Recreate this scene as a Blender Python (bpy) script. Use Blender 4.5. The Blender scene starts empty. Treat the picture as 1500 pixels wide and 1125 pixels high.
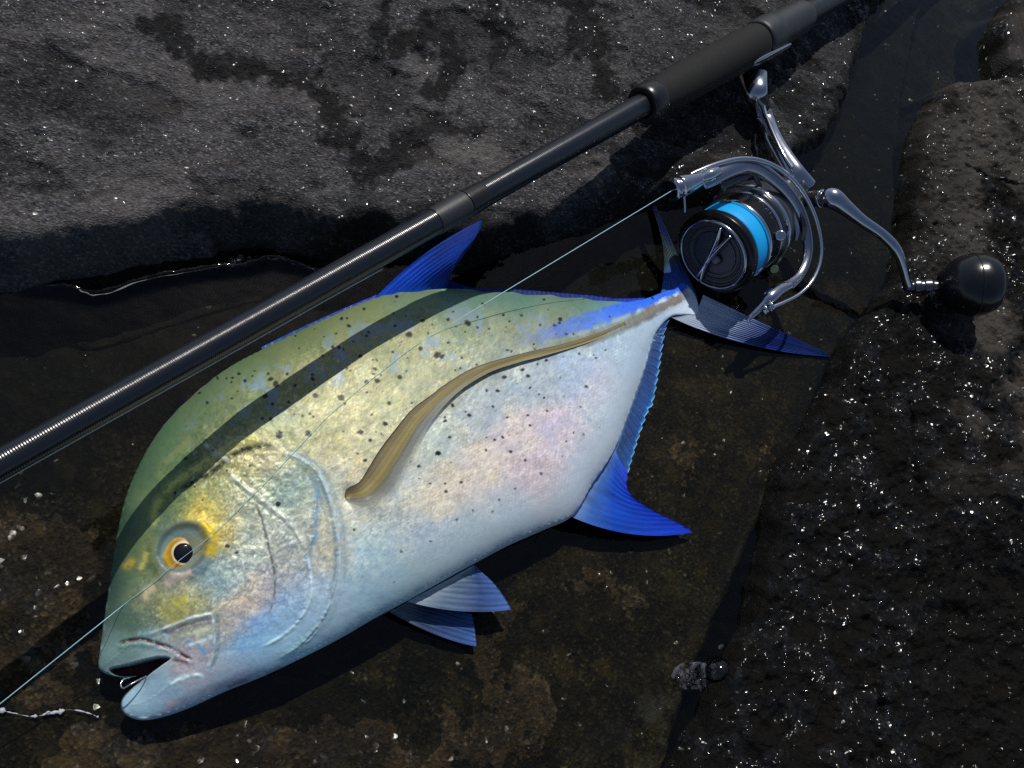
import bpy, math, random
import numpy as np
from mathutils import Vector

random.seed(7)
rng = np.random.default_rng(7)
scene = bpy.context.scene
col = scene.collection

# ------------------------------------------------------------------ camera
PW, PH, F = 1500.0, 1125.0, 1250.0            # photograph size, focal length in its pixels
TH, AZ, DIST = math.radians(27), math.radians(50), 0.56
LOOK = np.array([0, 0, 0.03])
BACK = np.array([-math.sin(TH) * math.cos(AZ), -math.sin(TH) * math.sin(AZ), math.cos(TH)])
CAM = LOOK + DIST * BACK
FWD = -BACK
RIGHT = np.cross(FWD, [0, 1, 0]); RIGHT /= np.linalg.norm(RIGHT)
UP = np.cross(RIGHT, FWD)
cd = bpy.data.cameras.new('camera')
cd.sensor_width = 36; cd.lens = 36 * F / PW; cd.clip_start = 0.01; cd.clip_end = 400
co = bpy.data.objects.new('camera', cd); col.objects.link(co)
from mathutils import Matrix
co.matrix_world = Matrix(((RIGHT[0], UP[0], BACK[0], CAM[0]), (RIGHT[1], UP[1], BACK[1], CAM[1]),
                          (RIGHT[2], UP[2], BACK[2], CAM[2]), (0, 0, 0, 1)))
scene.camera = co

# ------------------------------------------------------------------ sky and sun
SUN_ZEN, SUN_AZ = math.radians(36), math.radians(92)      # azimuth counted from +X towards +Y
w = bpy.data.worlds.new('World'); scene.world = w; w.use_nodes = True
nt = w.node_tree
sky = nt.nodes.new('ShaderNodeTexSky'); sky.sky_type = 'NISHITA'; sky.sun_disc = False
sky.sun_elevation = math.pi / 2 - SUN_ZEN; sky.sun_rotation = math.pi / 2 - SUN_AZ
bg = nt.nodes['Background']; bg.inputs[1].default_value = 0.10
nt.links.new(sky.outputs[0], bg.inputs[0])
sl = bpy.data.lights.new('sun', 'SUN'); sl.energy = 5.0; sl.angle = math.radians(0.53); sl.color = (1.0, 0.955, 0.89)
so = bpy.data.objects.new('sun', sl); col.objects.link(so)
SUN = Vector((math.sin(SUN_ZEN) * math.cos(SUN_AZ), math.sin(SUN_ZEN) * math.sin(SUN_AZ), math.cos(SUN_ZEN)))
so.rotation_euler = SUN.to_track_quat('Z', 'Y').to_euler(); so.location = (0.3, 1.5, 2)
vs = scene.view_settings
vs.view_transform = 'Standard'; vs.look = 'None'; vs.exposure = -0.55; vs.gamma = 1; vs.use_curve_mapping = False
scene.cycles.use_denoising = False
scene.cycles.max_bounces = 8
scene.cycles.sample_clamp_indirect = 4

# ------------------------------------------------------------------ helpers
def ray(px, py):
    px = np.asarray(px, float)[..., None]; py = np.asarray(py, float)[..., None]
    return (px - PW / 2) / F * RIGHT + (PH / 2 - py) / F * UP + FWD
def un(px, py, z):
    """the point of height z seen at a pixel of the photograph"""
    d = ray(px, py); t = (np.asarray(z, float) - CAM[2]) / d[..., 2]
    return CAM + d * t[..., None]
def at(px, py, depth):
    return CAM + ray(px, py) * np.asarray(depth, float)[..., None]
def proj(P):
    v = np.asarray(P) - CAM; d = v @ FWD
    return PW / 2 + F * (v @ RIGHT) / d, PH / 2 - F * (v @ UP) / d, d
def sm(a, b, x):
    t = np.clip((x - a) / (b - a), 0, 1); return t * t * (3 - 2 * t)
def lin(c):
    c = np.asarray(c, float) / 255.0
    return np.where(c <= 0.04045, c / 12.92, ((c + 0.055) / 1.055) ** 2.4)

def _hash(ix, iy, seed):
    h = (ix.astype(np.int64) * 374761393 + iy.astype(np.int64) * 668265263 + seed * 144665) & 0x7fffffff
    h = ((h ^ (h >> 13)) * 1274126177) & 0x7fffffff
    return ((h ^ (h >> 16)) & 0xffff) / 65535.0
def vnoise(x, y, seed=0):
    ix = np.floor(x); iy = np.floor(y); fx = x - ix; fy = y - iy
    ix = ix.astype(np.int64); iy = iy.astype(np.int64)
    u = fx * fx * fx * (fx * (fx * 6 - 15) + 10); v = fy * fy * fy * (fy * (fy * 6 - 15) + 10)
    a = _hash(ix, iy, seed); b = _hash(ix + 1, iy, seed); c = _hash(ix, iy + 1, seed); d = _hash(ix + 1, iy + 1, seed)
    return (a * (1 - u) + b * u) * (1 - v) + (c * (1 - u) + d * u) * v
def fbm(x, y, oct=4, seed=0, gain=0.5):
    s = 0; a = 1; n = 0
    for o in range(oct):
        c, q = math.cos(0.6 * o), math.sin(0.6 * o)
        s = s + a * vnoise((x * c - y * q) * 2 ** o + 31.7 * o, (x * q + y * c) * 2 ** o + 17.3 * o, seed + o); n += a; a *= gain
    return s / n

def catmull(P, n, closed=False):
    P = np.asarray(P, float); m = len(P)
    k = m if closed else m - 1
    t = np.linspace(0, k, n, endpoint=not closed); i = np.minimum(t.astype(int), k - 1); f = (t - i)[:, None]
    g = (lambda j: P[j % m]) if closed else (lambda j: P[np.clip(j, 0, m - 1)])
    p0, p1, p2, p3 = g(i - 1), g(i), g(i + 1), g(i + 2)
    return 0.5 * (2 * p1 + (p2 - p0) * f + (2 * p0 - 5 * p1 + 4 * p2 - p3) * f ** 2 + (3 * p1 - p0 - 3 * p2 + p3) * f ** 3)
def even(P, n):
    """n points at even spacing along a smooth curve"""
    Q = catmull(P, 400); L = np.r_[0, np.cumsum(np.linalg.norm(np.diff(Q, axis=0), axis=1))]
    t = np.linspace(0, L[-1], n)
    return np.stack([np.interp(t, L, Q[:, k]) for k in range(Q.shape[1])], 1)
def seg_dist(x, y, L, closed=False):
    """distance, side sign and parameter of points to a polyline"""
    L = np.asarray(L, float); A = L if closed else L[:-1]; B = np.roll(L, -1, 0) if closed else L[1:]
    best = np.full(x.shape, 1e18); side = np.zeros(x.shape); par = np.zeros(x.shape)
    for k in range(len(A)):
        ax, ay = A[k]; bx, by = B[k]; dx, dy = bx - ax, by - ay; l2 = dx * dx + dy * dy + 1e-18
        t = np.clip(((x - ax) * dx + (y - ay) * dy) / l2, 0, 1)
        qx = x - ax - t * dx; qy = y - ay - t * dy; d = qx * qx + qy * qy
        m = d < best
        best = np.where(m, d, best); side = np.where(m, dx * (y - ay) - dy * (x - ax), side); par = np.where(m, (k + t) / len(A), par)
    return np.sqrt(best), np.sign(side), par
def inside(x, y, L):
    L = np.asarray(L, float); r = np.zeros(x.shape, bool); n = len(L)
    for k in range(n):
        ax, ay = L[k]; bx, by = L[(k + 1) % n]
        if ay == by: continue
        r ^= ((ay > y) != (by > y)) & (x < (bx - ax) * (y - ay) / (by - ay) + ax)
    return r

def mesh_obj(name, V, Q, mat, parent=None, smooth=True, attrs=None):
    V = np.ascontiguousarray(V, np.float32); Q = np.asarray(Q, np.int32)
    me = bpy.data.meshes.new(name)
    k = Q.shape[1]
    me.vertices.add(len(V)); me.vertices.foreach_set('co', V.ravel())
    me.loops.add(Q.size); me.loops.foreach_set('vertex_index', Q.ravel())
    me.polygons.add(len(Q)); me.polygons.foreach_set('loop_start', np.arange(0, Q.size, k, dtype=np.int32))
    me.polygons.foreach_set('use_smooth', np.full(len(Q), smooth))
    me.update(calc_edges=True)
    for an, a in (attrs or {}).items():
        a = np.asarray(a, np.float32)
        if a.ndim == 2:
            t = me.attributes.new(an, 'FLOAT_COLOR', 'POINT'); t.data.foreach_set('color', np.c_[a, np.ones(len(a), np.float32)].astype(np.float32).ravel())
        else:
            t = me.attributes.new(an, 'FLOAT', 'POINT'); t.data.foreach_set('value', a)
    me.materials.append(mat)
    o = bpy.data.objects.new(name, me); col.objects.link(o); o.parent = parent
    return o
def grid_quads(nu, nv, wrap_v=False):
    i, j = np.meshgrid(np.arange(nu - 1), np.arange(nv if wrap_v else nv - 1), indexing='ij')
    i = i.ravel(); j = j.ravel(); j2 = (j + 1) % nv
    return np.stack([i * nv + j, (i + 1) * nv + j, (i + 1) * nv + j2, i * nv + j2], 1)
def tag(o, label, cat, group=None, kind=None):
    o['label'] = label
    if cat: o['category'] = cat
    if group: o['group'] = group
    if kind: o['kind'] = kind
    return o
def thing(name, label, cat, group=None):
    o = bpy.data.objects.new(name, None); o.empty_display_size = 0.02; col.objects.link(o)
    return tag(o, label, cat, group)
def frame(a):
    a = np.asarray(a, float) / np.linalg.norm(a)
    u = np.cross(a, [0.31, 0.2, 0.93]); u /= np.linalg.norm(u)
    return a, u, np.cross(a, u)
def lathe(name, c, axis, prof, mat, parent=None, n=64, attrs=False, squash=None):
    """surface of revolution: prof is a list of (distance along axis, radius)"""
    a, u, v = frame(axis)
    if squash is not None: u, v = squash
    prof = np.asarray(prof, float); th = np.linspace(0, 2 * math.pi, n, endpoint=False)
    ring = np.cos(th)[:, None] * u + np.sin(th)[:, None] * v
    V = (np.asarray(c) + prof[:, :1, None].reshape(-1, 1, 1) * a + prof[:, 1].reshape(-1, 1, 1) * ring[None]).reshape(-1, 3)
    at_ = {'along': np.repeat(prof[:, 0], n)} if attrs else None
    return mesh_obj(name, V, grid_quads(len(prof), n, True), mat, parent, True, at_)
def rounded(pts, r=0.25, k=4):
    """round the corners of a lathe profile"""
    P = np.asarray(pts, float); out = [P[0]]
    for i in range(1, len(P) - 1):
        a = P[i] + (P[i - 1] - P[i]) * r; b = P[i] + (P[i + 1] - P[i]) * r
        for q in np.linspace(0, 1, k): out.append((1 - q) ** 2 * a + 2 * q * (1 - q) * P[i] + q * q * b)
    out.append(P[-1]); return np.array(out)
def sweep(name, pts, rad, mat, parent=None, n=16, res=60, flat=None, cap=True):
    """tube along a smooth curve; flat = (direction, factor) squeezes the section along a direction"""
    pts = np.asarray(pts, float); rad = np.broadcast_to(np.asarray(rad, float), (len(pts),))
    Q = catmull(np.c_[pts, rad], res); P, R = Q[:, :3], Q[:, 3]
    T = np.gradient(P, axis=0); T /= np.linalg.norm(T, axis=1)[:, None]
    ref = np.asarray(flat[0], float) if flat is not None else np.array([0.3, 0.2, 0.93])
    U = ref - (T @ ref)[:, None] * T; U /= np.linalg.norm(U, axis=1)[:, None]; Vv = np.cross(T, U)
    f = flat[1] if flat is not None else 1.0
    th = np.linspace(0, 2 * math.pi, n, endpoint=False)
    if cap:
        P = np.r_[P[:1], P[:1], P, P[-1:], P[-1:]]; R = np.r_[0.0, R[0] * .85, R, R[-1] * .85, 0.0]
        P[1] -= 0; U = np.r_[U[:1], U[:1], U, U[-1:], U[-1:]]; Vv = np.r_[Vv[:1], Vv[:1], Vv, Vv[-1:], Vv[-1:]]
        P[0] -= T[0] * R[2] * .25; P[1] -= T[0] * R[2] * .2; P[-1] += T[-1] * R[-3] * .25; P[-2] += T[-1] * R[-3] * .2
    X = P[:, None] + R[:, None, None] * (np.cos(th)[None, :, None] * U[:, None] * f + np.sin(th)[None, :, None] * Vv[:, None])
    return mesh_obj(name, X.reshape(-1, 3), grid_quads(len(P), n, True), mat, parent)

# ------------------------------------------------------------------ materials
def newmat(name):
    m = bpy.data.materials.new(name); m.use_nodes = True
    return m, m.node_tree, m.node_tree.nodes['Principled BSDF']
def simple(name, c, rough=0.4, metal=0.0, spec=0.5, coat=0.0, bump=None):
    m, t, b = newmat(name)
    b.inputs['Base Color'].default_value = (*c, 1); b.inputs['Roughness'].default_value = rough
    b.inputs['Metallic'].default_value = metal; b.inputs['Specular IOR Level'].default_value = spec
    b.inputs['Coat Weight'].default_value = coat; b.inputs['Coat Roughness'].default_value = 0.1
    tc = t.nodes.new('ShaderNodeTexCoord')
    n = t.nodes.new('ShaderNodeTexNoise'); n.inputs['Scale'].default_value = bump[0] if bump else 300; n.inputs['Detail'].default_value = 4
    t.links.new(tc.outputs['Object'], n.inputs['Vector'])
    r = t.nodes.new('ShaderNodeMapRange'); r.inputs['To Min'].default_value = rough * 0.75; r.inputs['To Max'].default_value = min(1, rough * 1.3)
    t.links.new(n.outputs['Fac'], r.inputs['Value']); t.links.new(r.outputs[0], b.inputs['Roughness'])
    if bump:
        bp = t.nodes.new('ShaderNodeBump'); bp.inputs['Strength'].default_value = bump[1]; bp.inputs['Distance'].default_value = bump[2]
        t.links.new(n.outputs['Fac'], bp.inputs['Height']); t.links.new(bp.outputs[0], b.inputs['Normal'])
    return m

def rock_mat(name, dark, light, tint, grain=700, facet=500, tilt=1.3, glint=0.5, spec=0.2, stretch=(1, 1, 1)):
    """wet basalt: patchy tone, millimetre grains, and a 'wet' vertex attribute that darkens damp rock and paints shade"""
    m, t, b = newmat(name); N = t.nodes; Lk = t.links
    tc0 = N.new('ShaderNodeTexCoord'); tc = N.new('ShaderNodeMapping'); tc.inputs['Scale'].default_value = stretch; Lk.new(tc0.outputs['Object'], tc.inputs['Vector'])
    def noise(s, d=5, r=0.6):
        n = N.new('ShaderNodeTexNoise'); n.inputs['Scale'].default_value = s; n.inputs['Detail'].default_value = d; n.inputs['Roughness'].default_value = r
        Lk.new(tc.outputs[0], n.inputs['Vector']); return n
    def rampf(src, a, bb):
        r = N.new('ShaderNodeMapRange'); r.inputs['From Min'].default_value = a; r.inputs['From Max'].default_value = bb
        Lk.new(src, r.inputs['Value']); return r.outputs[0]
    def mix(f, A, B, mode='MIX'):
        x = N.new('ShaderNodeMix'); x.data_type = 'RGBA'; x.blend_type = mode
        for k, v in ((0, f), (6, A), (7, B)):
            if hasattr(v, 'is_linked'): Lk.new(v, x.inputs[k])
            else: x.inputs[k].default_value = v if k == 0 else (*v, 1)
        return x.outputs[2]
    big = noise(22, 6, 0.65); fine = noise(420, 4, 0.7)
    vor = N.new('ShaderNodeTexVoronoi'); vor.inputs['Scale'].default_value = grain; Lk.new(tc.outputs[0], vor.inputs['Vector'])
    sep = N.new('ShaderNodeSeparateColor'); Lk.new(vor.outputs['Color'], sep.inputs[0])
    c = mix(rampf(big.outputs['Fac'], 0.35, 0.68), dark, light)
    c = mix(rampf(fine.outputs['Fac'], 0.36, 0.66), mix(0.6, c, (0, 0, 0)), mix(0.25, c, light))
    cellm = N.new('ShaderNodeMapRange'); cellm.inputs['To Min'].default_value = 0.45; cellm.inputs['To Max'].default_value = 1.5; Lk.new(sep.outputs[1], cellm.inputs['Value'])
    cmb = N.new('ShaderNodeCombineColor'); [Lk.new(cellm.outputs[0], cmb.inputs[i_]) for i_ in range(3)]
    c = mix(0.75, c, cmb.outputs[0], 'MULTIPLY')
    tn = noise(60, 3)
    c = mix(rampf(tn.outputs['Fac'], 0.5, 0.72), c, mix(0.42, c, tint))
    grains = rampf(sep.outputs[0], 0.80, 1.05)
    c = mix(grains, c, tuple(min(1, 1.7 * q) for q in light))
    wet = N.new('ShaderNodeAttribute'); wet.attribute_name = 'wet'
    tone = N.new('ShaderNodeAttribute'); tone.attribute_name = 'tone'
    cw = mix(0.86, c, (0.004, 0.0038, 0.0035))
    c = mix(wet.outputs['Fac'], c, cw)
    c = mix(tone.outputs['Fac'], c, (0.16, 0.145, 0.13))
    Lk.new(c, b.inputs['Base Color'])
    b.inputs['Roughness'].default_value = 0.75
    b.inputs['Specular IOR Level'].default_value = spec
    # film of water over coarse crystal facets: this is what glints
    gla = N.new('ShaderNodeAttribute'); gla.attribute_name = 'glint'
    clus = noise(48, 4, 0.65); cw_ = N.new('ShaderNodeMath'); cw_.operation = 'MULTIPLY'
    Lk.new(rampf(clus.outputs['Fac'], 0.46, 0.58), cw_.inputs[0]); Lk.new(gla.outputs['Fac'], cw_.inputs[1])
    Lk.new(cw_.outputs[0], b.inputs['Coat Weight']); b.inputs['Coat IOR'].default_value = 1.33
    v2 = N.new('ShaderNodeTexVoronoi'); v2.inputs['Scale'].default_value = facet; Lk.new(tc.outputs[0], v2.inputs['Vector'])
    sub = N.new('ShaderNodeVectorMath'); sub.operation = 'SUBTRACT'; sub.inputs[1].default_value = (.5, .5, .5); Lk.new(v2.outputs['Color'], sub.inputs[0])
    sc_ = N.new('ShaderNodeVectorMath'); sc_.operation = 'SCALE'; sc_.inputs['Scale'].default_value = tilt; Lk.new(sub.outputs[0], sc_.inputs[0])
    sp2 = N.new('ShaderNodeSeparateColor'); Lk.new(v2.outputs['Color'], sp2.inputs[0])
    cr = N.new('ShaderNodeMapRange'); cr.inputs['To Min'].default_value = .07; cr.inputs['To Max'].default_value = .20; Lk.new(sp2.outputs[2], cr.inputs['Value']); Lk.new(cr.outputs[0], b.inputs['Coat Roughness'])
    geo = N.new('ShaderNodeNewGeometry')
    adn = N.new('ShaderNodeVectorMath'); adn.operation = 'ADD'; Lk.new(geo.outputs['Normal'], adn.inputs[0]); Lk.new(sc_.outputs[0], adn.inputs[1])
    nrm = N.new('ShaderNodeVectorMath'); nrm.operation = 'NORMALIZE'; Lk.new(adn.outputs[0], nrm.inputs[0])
    Lk.new(nrm.outputs[0], b.inputs['Coat Normal'])
    # relief: grains + fine noise
    ad = N.new('ShaderNodeMath'); ad.operation = 'ADD'; Lk.new(fine.outputs['Fac'], ad.inputs[0])
    mu = N.new('ShaderNodeMath'); mu.operation = 'MULTIPLY'; mu.inputs[1].default_value = 0.6; Lk.new(vor.outputs['Distance'], mu.inputs[0]); Lk.new(mu.outputs[0], ad.inputs[1])
    bp = N.new('ShaderNodeBump'); bp.inputs['Strength'].default_value = glint; bp.inputs['Distance'].default_value = 0.0018
    Lk.new(ad.outputs[0], bp.inputs['Height']); Lk.new(bp.outputs[0], b.inputs['Normal'])
    return m

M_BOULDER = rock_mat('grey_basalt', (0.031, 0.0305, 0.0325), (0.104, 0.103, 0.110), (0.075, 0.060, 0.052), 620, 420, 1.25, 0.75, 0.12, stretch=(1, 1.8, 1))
M_SLAB = rock_mat('brown_wet_rock', (0.013, 0.0100, 0.0058), (0.062, 0.046, 0.023), (0.12, 0.078, 0.026), 560, 380, 1.2, 0.6, 0.1)
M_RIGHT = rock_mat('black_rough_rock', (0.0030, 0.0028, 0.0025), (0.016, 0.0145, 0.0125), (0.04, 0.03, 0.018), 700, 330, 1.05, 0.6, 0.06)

def water_mat():
    m = bpy.data.materials.new('sea_water'); m.use_nodes = True; t = m.node_tree; N = t.nodes; Lk = t.links
    N.remove(N['Principled BSDF']); out = N['Material Output']
    fr = N.new('ShaderNodeFresnel'); fr.inputs['IOR'].default_value = 1.34
    tr = N.new('ShaderNodeBsdfTransparent'); tr.inputs[0].default_value = (0.62, 0.66, 0.62, 1)
    gl = N.new('ShaderNodeBsdfGlossy'); gl.inputs['Roughness'].default_value = 0.03
    mx = N.new('ShaderNodeMixShader'); Lk.new(fr.outputs[0], mx.inputs[0]); Lk.new(tr.outputs[0], mx.inputs[1]); Lk.new(gl.outputs[0], mx.inputs[2])
    tc = N.new('ShaderNodeTexCoord'); n = N.new('ShaderNodeTexNoise'); n.inputs['Scale'].default_value = 35; n.inputs['Detail'].default_value = 3
    Lk.new(tc.outputs['Object'], n.inputs['Vector'])
    bp = N.new('ShaderNodeBump'); bp.inputs['Strength'].default_value = 0.25; bp.inputs['Distance'].default_value = 0.004
    Lk.new(n.outputs['Fac'], bp.inputs['Height'])
    for x in (fr, gl): Lk.new(bp.outputs[0], x.inputs['Normal'])
    Lk.new(mx.outputs[0], out.inputs[0])
    return m
M_WATER = water_mat()

# ------------------------------------------------------------------ rock ground, boulders, water
def axis_lines(lo, hi, step, far, grow=1.35):
    c = list(np.arange(lo, hi, step)); s = step
    while c[-1] < far: s *= grow; c.append(c[-1] + s)
    s = step
    while c[0] > -far: s *= grow; c.insert(0, c[0] - s)
    return np.array(c)
def relief(X, Y, rough=1.0, seed=0):
    return (0.010 * (fbm(X * 9, Y * 9, 3, seed) - .5) + rough * (0.0060 * (fbm(X * 42, Y * 42, 3, seed + 11) - .5)
            + 0.0028 * (fbm(X * 160, Y * 160, 3, seed + 23, 0.65) - .5) + 0.0011 * (fbm(X * 520, Y * 520, 2, seed + 37, 0.7) - .5)))

E_BOULDER_PX = [(-900, 470), (-300, 400), (0, 364), (80, 353), (150, 343), (200, 334), (260, 326), (320, 314), (380, 311), (440, 319), (485, 333), (545, 334),
                (620, 330), (690, 345), (740, 340), (800, 318), (870, 300), (950, 275), (1020, 262), (1100, 258), (1180, 216), (1238, 180), (1272, 120), (1300, 40), (1335, -60), (1500, -400), (1800, -900)]
Z_BOULDER = 0.040
EB = un([p[0] for p in E_BOULDER_PX], [p[1] for p in E_BOULDER_PX], Z_BOULDER)[:, :2]
EB = catmull(EB, 120)
E_RIGHT_PX = [(1700, -300), (1500, -20), (1470, 60), (1480, 110), (1400, 125), (1365, 160), (1350, 220), (1342, 300), (1335, 380), (1300, 445), (1262, 490), (1225, 560), (1180, 650), (1155, 700),
              (1138, 790), (1118, 870), (1095, 945), (1050, 1030), (1012, 1125), (950, 1300), (850, 1700)]
Z_RIGHT = 0.018
ER = un([p[0] for p in E_RIGHT_PX], [p[1] for p in E_RIGHT_PX], Z_RIGHT)[:, :2]
ER = catmull(ER, 120)
# seam in the middle slab: pale worn edge and the deep gutter beside it
E_GUT_PX = [(1420, -200), (1345, 60), (1325, 200), (1305, 320), (1290, 420), (1225, 500), (1180, 600), (1120, 730), (1062, 860), (1010, 980), (965, 1125), (900, 1400)]
EG = catmull(un([p[0] for p in E_GUT_PX], [p[1] for p in E_GUT_PX], 0.0)[:, :2], 100)

def px_of(X, Y, z):
    q = np.stack([X, Y, np.broadcast_to(z, X.shape)], -1); a, b, _ = proj(q); return a, b

def build_ground():
    gx = axis_lines(-0.42, 0.60, 0.0017, 60); gy = axis_lines(-0.33, 0.52, 0.0017, 60)
    X, Y = np.meshgrid(gx, gy, indexing='ij'); x = X.ravel(); y = Y.ravel()
    near = (x > -.6) & (x < .8) & (y > -.5) & (y < .75)
    z = relief(x, y, 0.5, 3) - 0.004 * (fbm(x * 9, y * 9, 3, 3) - .5)
    px, py = px_of(x, y, 0.0)
    shore = np.clip(np.exp(-(((px - 60) / 130) ** 2 + ((py - 900) / 170) ** 2)) + np.exp(-(((px - 330) / 230) ** 2 + ((py - 1120) / 60) ** 2)), 0, 1)
    z = z + 0.0045 * shore
    dB, sB, _ = seg_dist(x, y, EB); dB = dB * np.where(sB > 0, 1, -1)          # >0 on the boulder side
    dG, sG, _ = seg_dist(x, y, EG); dG = dG * np.where(sG > 0, 1, -1)
    dR, sR, _ = seg_dist(x, y, ER); dR = dR * np.where(sR > 0, 1, -1)
    # gutter: from the seam to the right-hand rock
    gd = np.where(dG > 0, dG, 0)
    z = z - 0.022 * sm(0.0, 0.016, gd + 0.004 * (fbm(x * 70, y * 70, 3, 5) - .5))
    pit0 = 0
    # crevice under the boulder
    z = z - 0.020 * sm(-0.075, -0.02, dB + 0.02 * (fbm(x * 30, y * 30, 3, 6) - .5))
    # left side sinks under water
    z = z - 0.010 * sm(330, 120, px + 0.6 * (py - 560) + 60 * (fbm(x * 25, y * 25, 3, 8) - .5)) * sm(760, 560, py)
    z = z - 0.010 * sm(1250, 1320, px) * sm(330, 200, py)
    far = np.maximum(np.hypot(x, y) - 1.2, 0)
    z = z + far * 0.02 * (fbm(x * 0.7, y * 0.7, 3, 9) - .6)
    wet = np.clip(0.45 * sm(0.35, 0.6, fbm(x * 40, y * 40, 3, 14)) + .30 * (1 - sm(620, 860, px) * sm(1250, 1050, px)) + .12 + .9 * sm(-.12, -.04, dB) + .7 * sm(300, 60, px) * sm(760, 560, py), 0, 1)  # patchy damp, plus shade painted under the boulder and at left
    edge = np.exp(-((dG + 0.0015) / 0.0022) ** 2) * sm(0.35, 0.7, fbm(x * 45, y * 45, 3, 15)) * sm(560, 760, py) * sm(1000, 860, py)
    tone = 0.35 * edge
    fm = np.exp(-(((px - 985) / 70) ** 2 + ((py - 1075) / 60) ** 2)) * sm(0.42, 0.75, fbm(x * 60, y * 60, 4, 16, .6))
    tone = np.clip(tone + 0.5 * fm, 0, .8)
    o = mesh_obj('ground', np.stack([x, y, z], 1), grid_quads(len(gx), len(gy)), M_SLAB, attrs={'wet': wet, 'tone': tone, 'glint': np.clip(.10 + shore * 1.4, 0, 1)})
    return tag(o, 'flat dark brown wet rock slab under the fish', None, kind='structure')

def build_rock(name, E, ztop, step, xr, yr, rough, seed, mat, label, fn):
    gx = axis_lines(*xr, step, 2.4); gy = axis_lines(*yr, step, 2.4)
    X, Y = np.meshgrid(gx, gy, indexing='ij'); x = X.ravel(); y = Y.ravel()
    wob = 0.010 * (fbm(x * 28, y * 28, 3, seed + 50) - .5) + 0.004 * (fbm(x * 110, y * 110, 3, seed + 51) - .5)
    d, s, _ = seg_dist(x, y, E); d = d * np.where(s > 0, 1, -1) + wob
    z, wet, tone, gl_ = fn(x, y, d)
    keep = d > -0.045
    # drop the cells that lie wholly outside the foot of the rock
    Q = grid_quads(len(gx), len(gy)); Q = Q[keep[Q].all(1)]
    used = np.zeros(len(x), bool); used[Q.ravel()] = True; idx = np.cumsum(used) - 1
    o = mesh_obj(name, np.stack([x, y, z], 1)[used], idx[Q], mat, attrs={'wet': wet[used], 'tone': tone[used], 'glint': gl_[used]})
    return tag(o, label, 'rock')

def boulder_fn(x, y, d):
    px, py = px_of(x, y, Z_BOULDER)
    top = Z_BOULDER + 0.05 * sm(0.02, 0.5, d) + relief(x, y, 0.75, 71) * sm(-.01, .02, d)
    top = top - 0.012 * sm(600, 1000, px) * sm(.12, 0.0, d) - 0.010 * sm(900, 1200, px)
    # shallow worn hollows, darker and wetter
    hol = fbm(x * 11 + 3.1, y * 20, 4, 77, 0.6); hm = sm(0.53, 0.63, hol)
    pits = sm(.66, .74, fbm(x * 95, y * 95, 3, 86, .55)); top = top - 0.003 * hm - 0.0009 * pits - 0.0007 * sm(.62, .7, fbm(x * 210, y * 210, 2, 87))
    fall = sm(0.012, -0.030, d)
    z = top * (1 - fall) + (-0.045) * fall - 0.006 * np.exp(-(d / 0.01) ** 2)
    nearedge = sm(0.030, 0.0, d + 0.03 * (fbm(x * 24, y * 24, 3, 80) - .5) * 2)
    st = np.zeros(len(x))
    for line, wd in (([(235, 40), (275, 80), (320, 108), (380, 112), (425, 125), (468, 150), (498, 188), (535, 228)], 17), ([(545, 5), (560, 45), (548, 75)], 16), ([(590, 70), (630, 62), (655, 90), (645, 130)], 20),
                     ([(615, 190), (645, 180), (705, 186)], 13), ([(840, 40), (870, 90), (905, 130)], 20), ([(700, 20), (730, 60), (720, 100)], 12), ([(540, 260), (575, 240), (600, 215)], 22), ([(800, 10), (850, 25)], 16)):
        wx_ = px + 90 * (fbm(px / 45, py / 45, 5, 90, .6) - .5); wy_ = py + 70 * (fbm(px / 45, py / 45, 5, 91, .6) - .5)
        ds_, _, _ = seg_dist(wx_, wy_, catmull(line, 30)); st = np.maximum(st, sm(1.5, .5, ds_ / wd + 2.2 * (fbm(px / 13, py / 13, 4, 92, .65) - .5)))
    top_st = st
    wet = np.clip(1.0 * st + 0.55 * hm + nearedge * sm(330, 520, px) + sm(0.0, -.02, d) + 0.5 * sm(850, 1050, px), 0, 1)  # damp patches; also paints shade down the boulder's front face
    tone = 0.22 * sm(0.55, 0.7, fbm(x * 16 + 9, y * 22, 4, 83)) * (1 - wet)
    gl = np.clip(0.26 + 0.9 * nearedge * sm(330, 520, px) * sm(-.012, .0, d) + 0.25 * st + .3 * sm(880, 1080, px) + 1.0 * np.exp(-(((px - 545) / 110) ** 2 + ((py - 300) / 30) ** 2)) + .8 * np.exp(-(((px - 840) / 60) ** 2 + ((py - 262) / 22) ** 2)) + .8 * np.exp(-(((px - 1170) / 60) ** 2 + ((py - 130) / 35) ** 2)), 0, 1) * sm(-.02, 0, d)
    tone = np.clip(tone + 0.45 * np.exp(-(((px - 690) / 60) ** 2 + ((py - 225) / 28) ** 2)) * sm(.4, .62, fbm(x * 60, y * 60, 3, 84)), 0, 1)
    return z, wet, tone, gl

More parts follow.
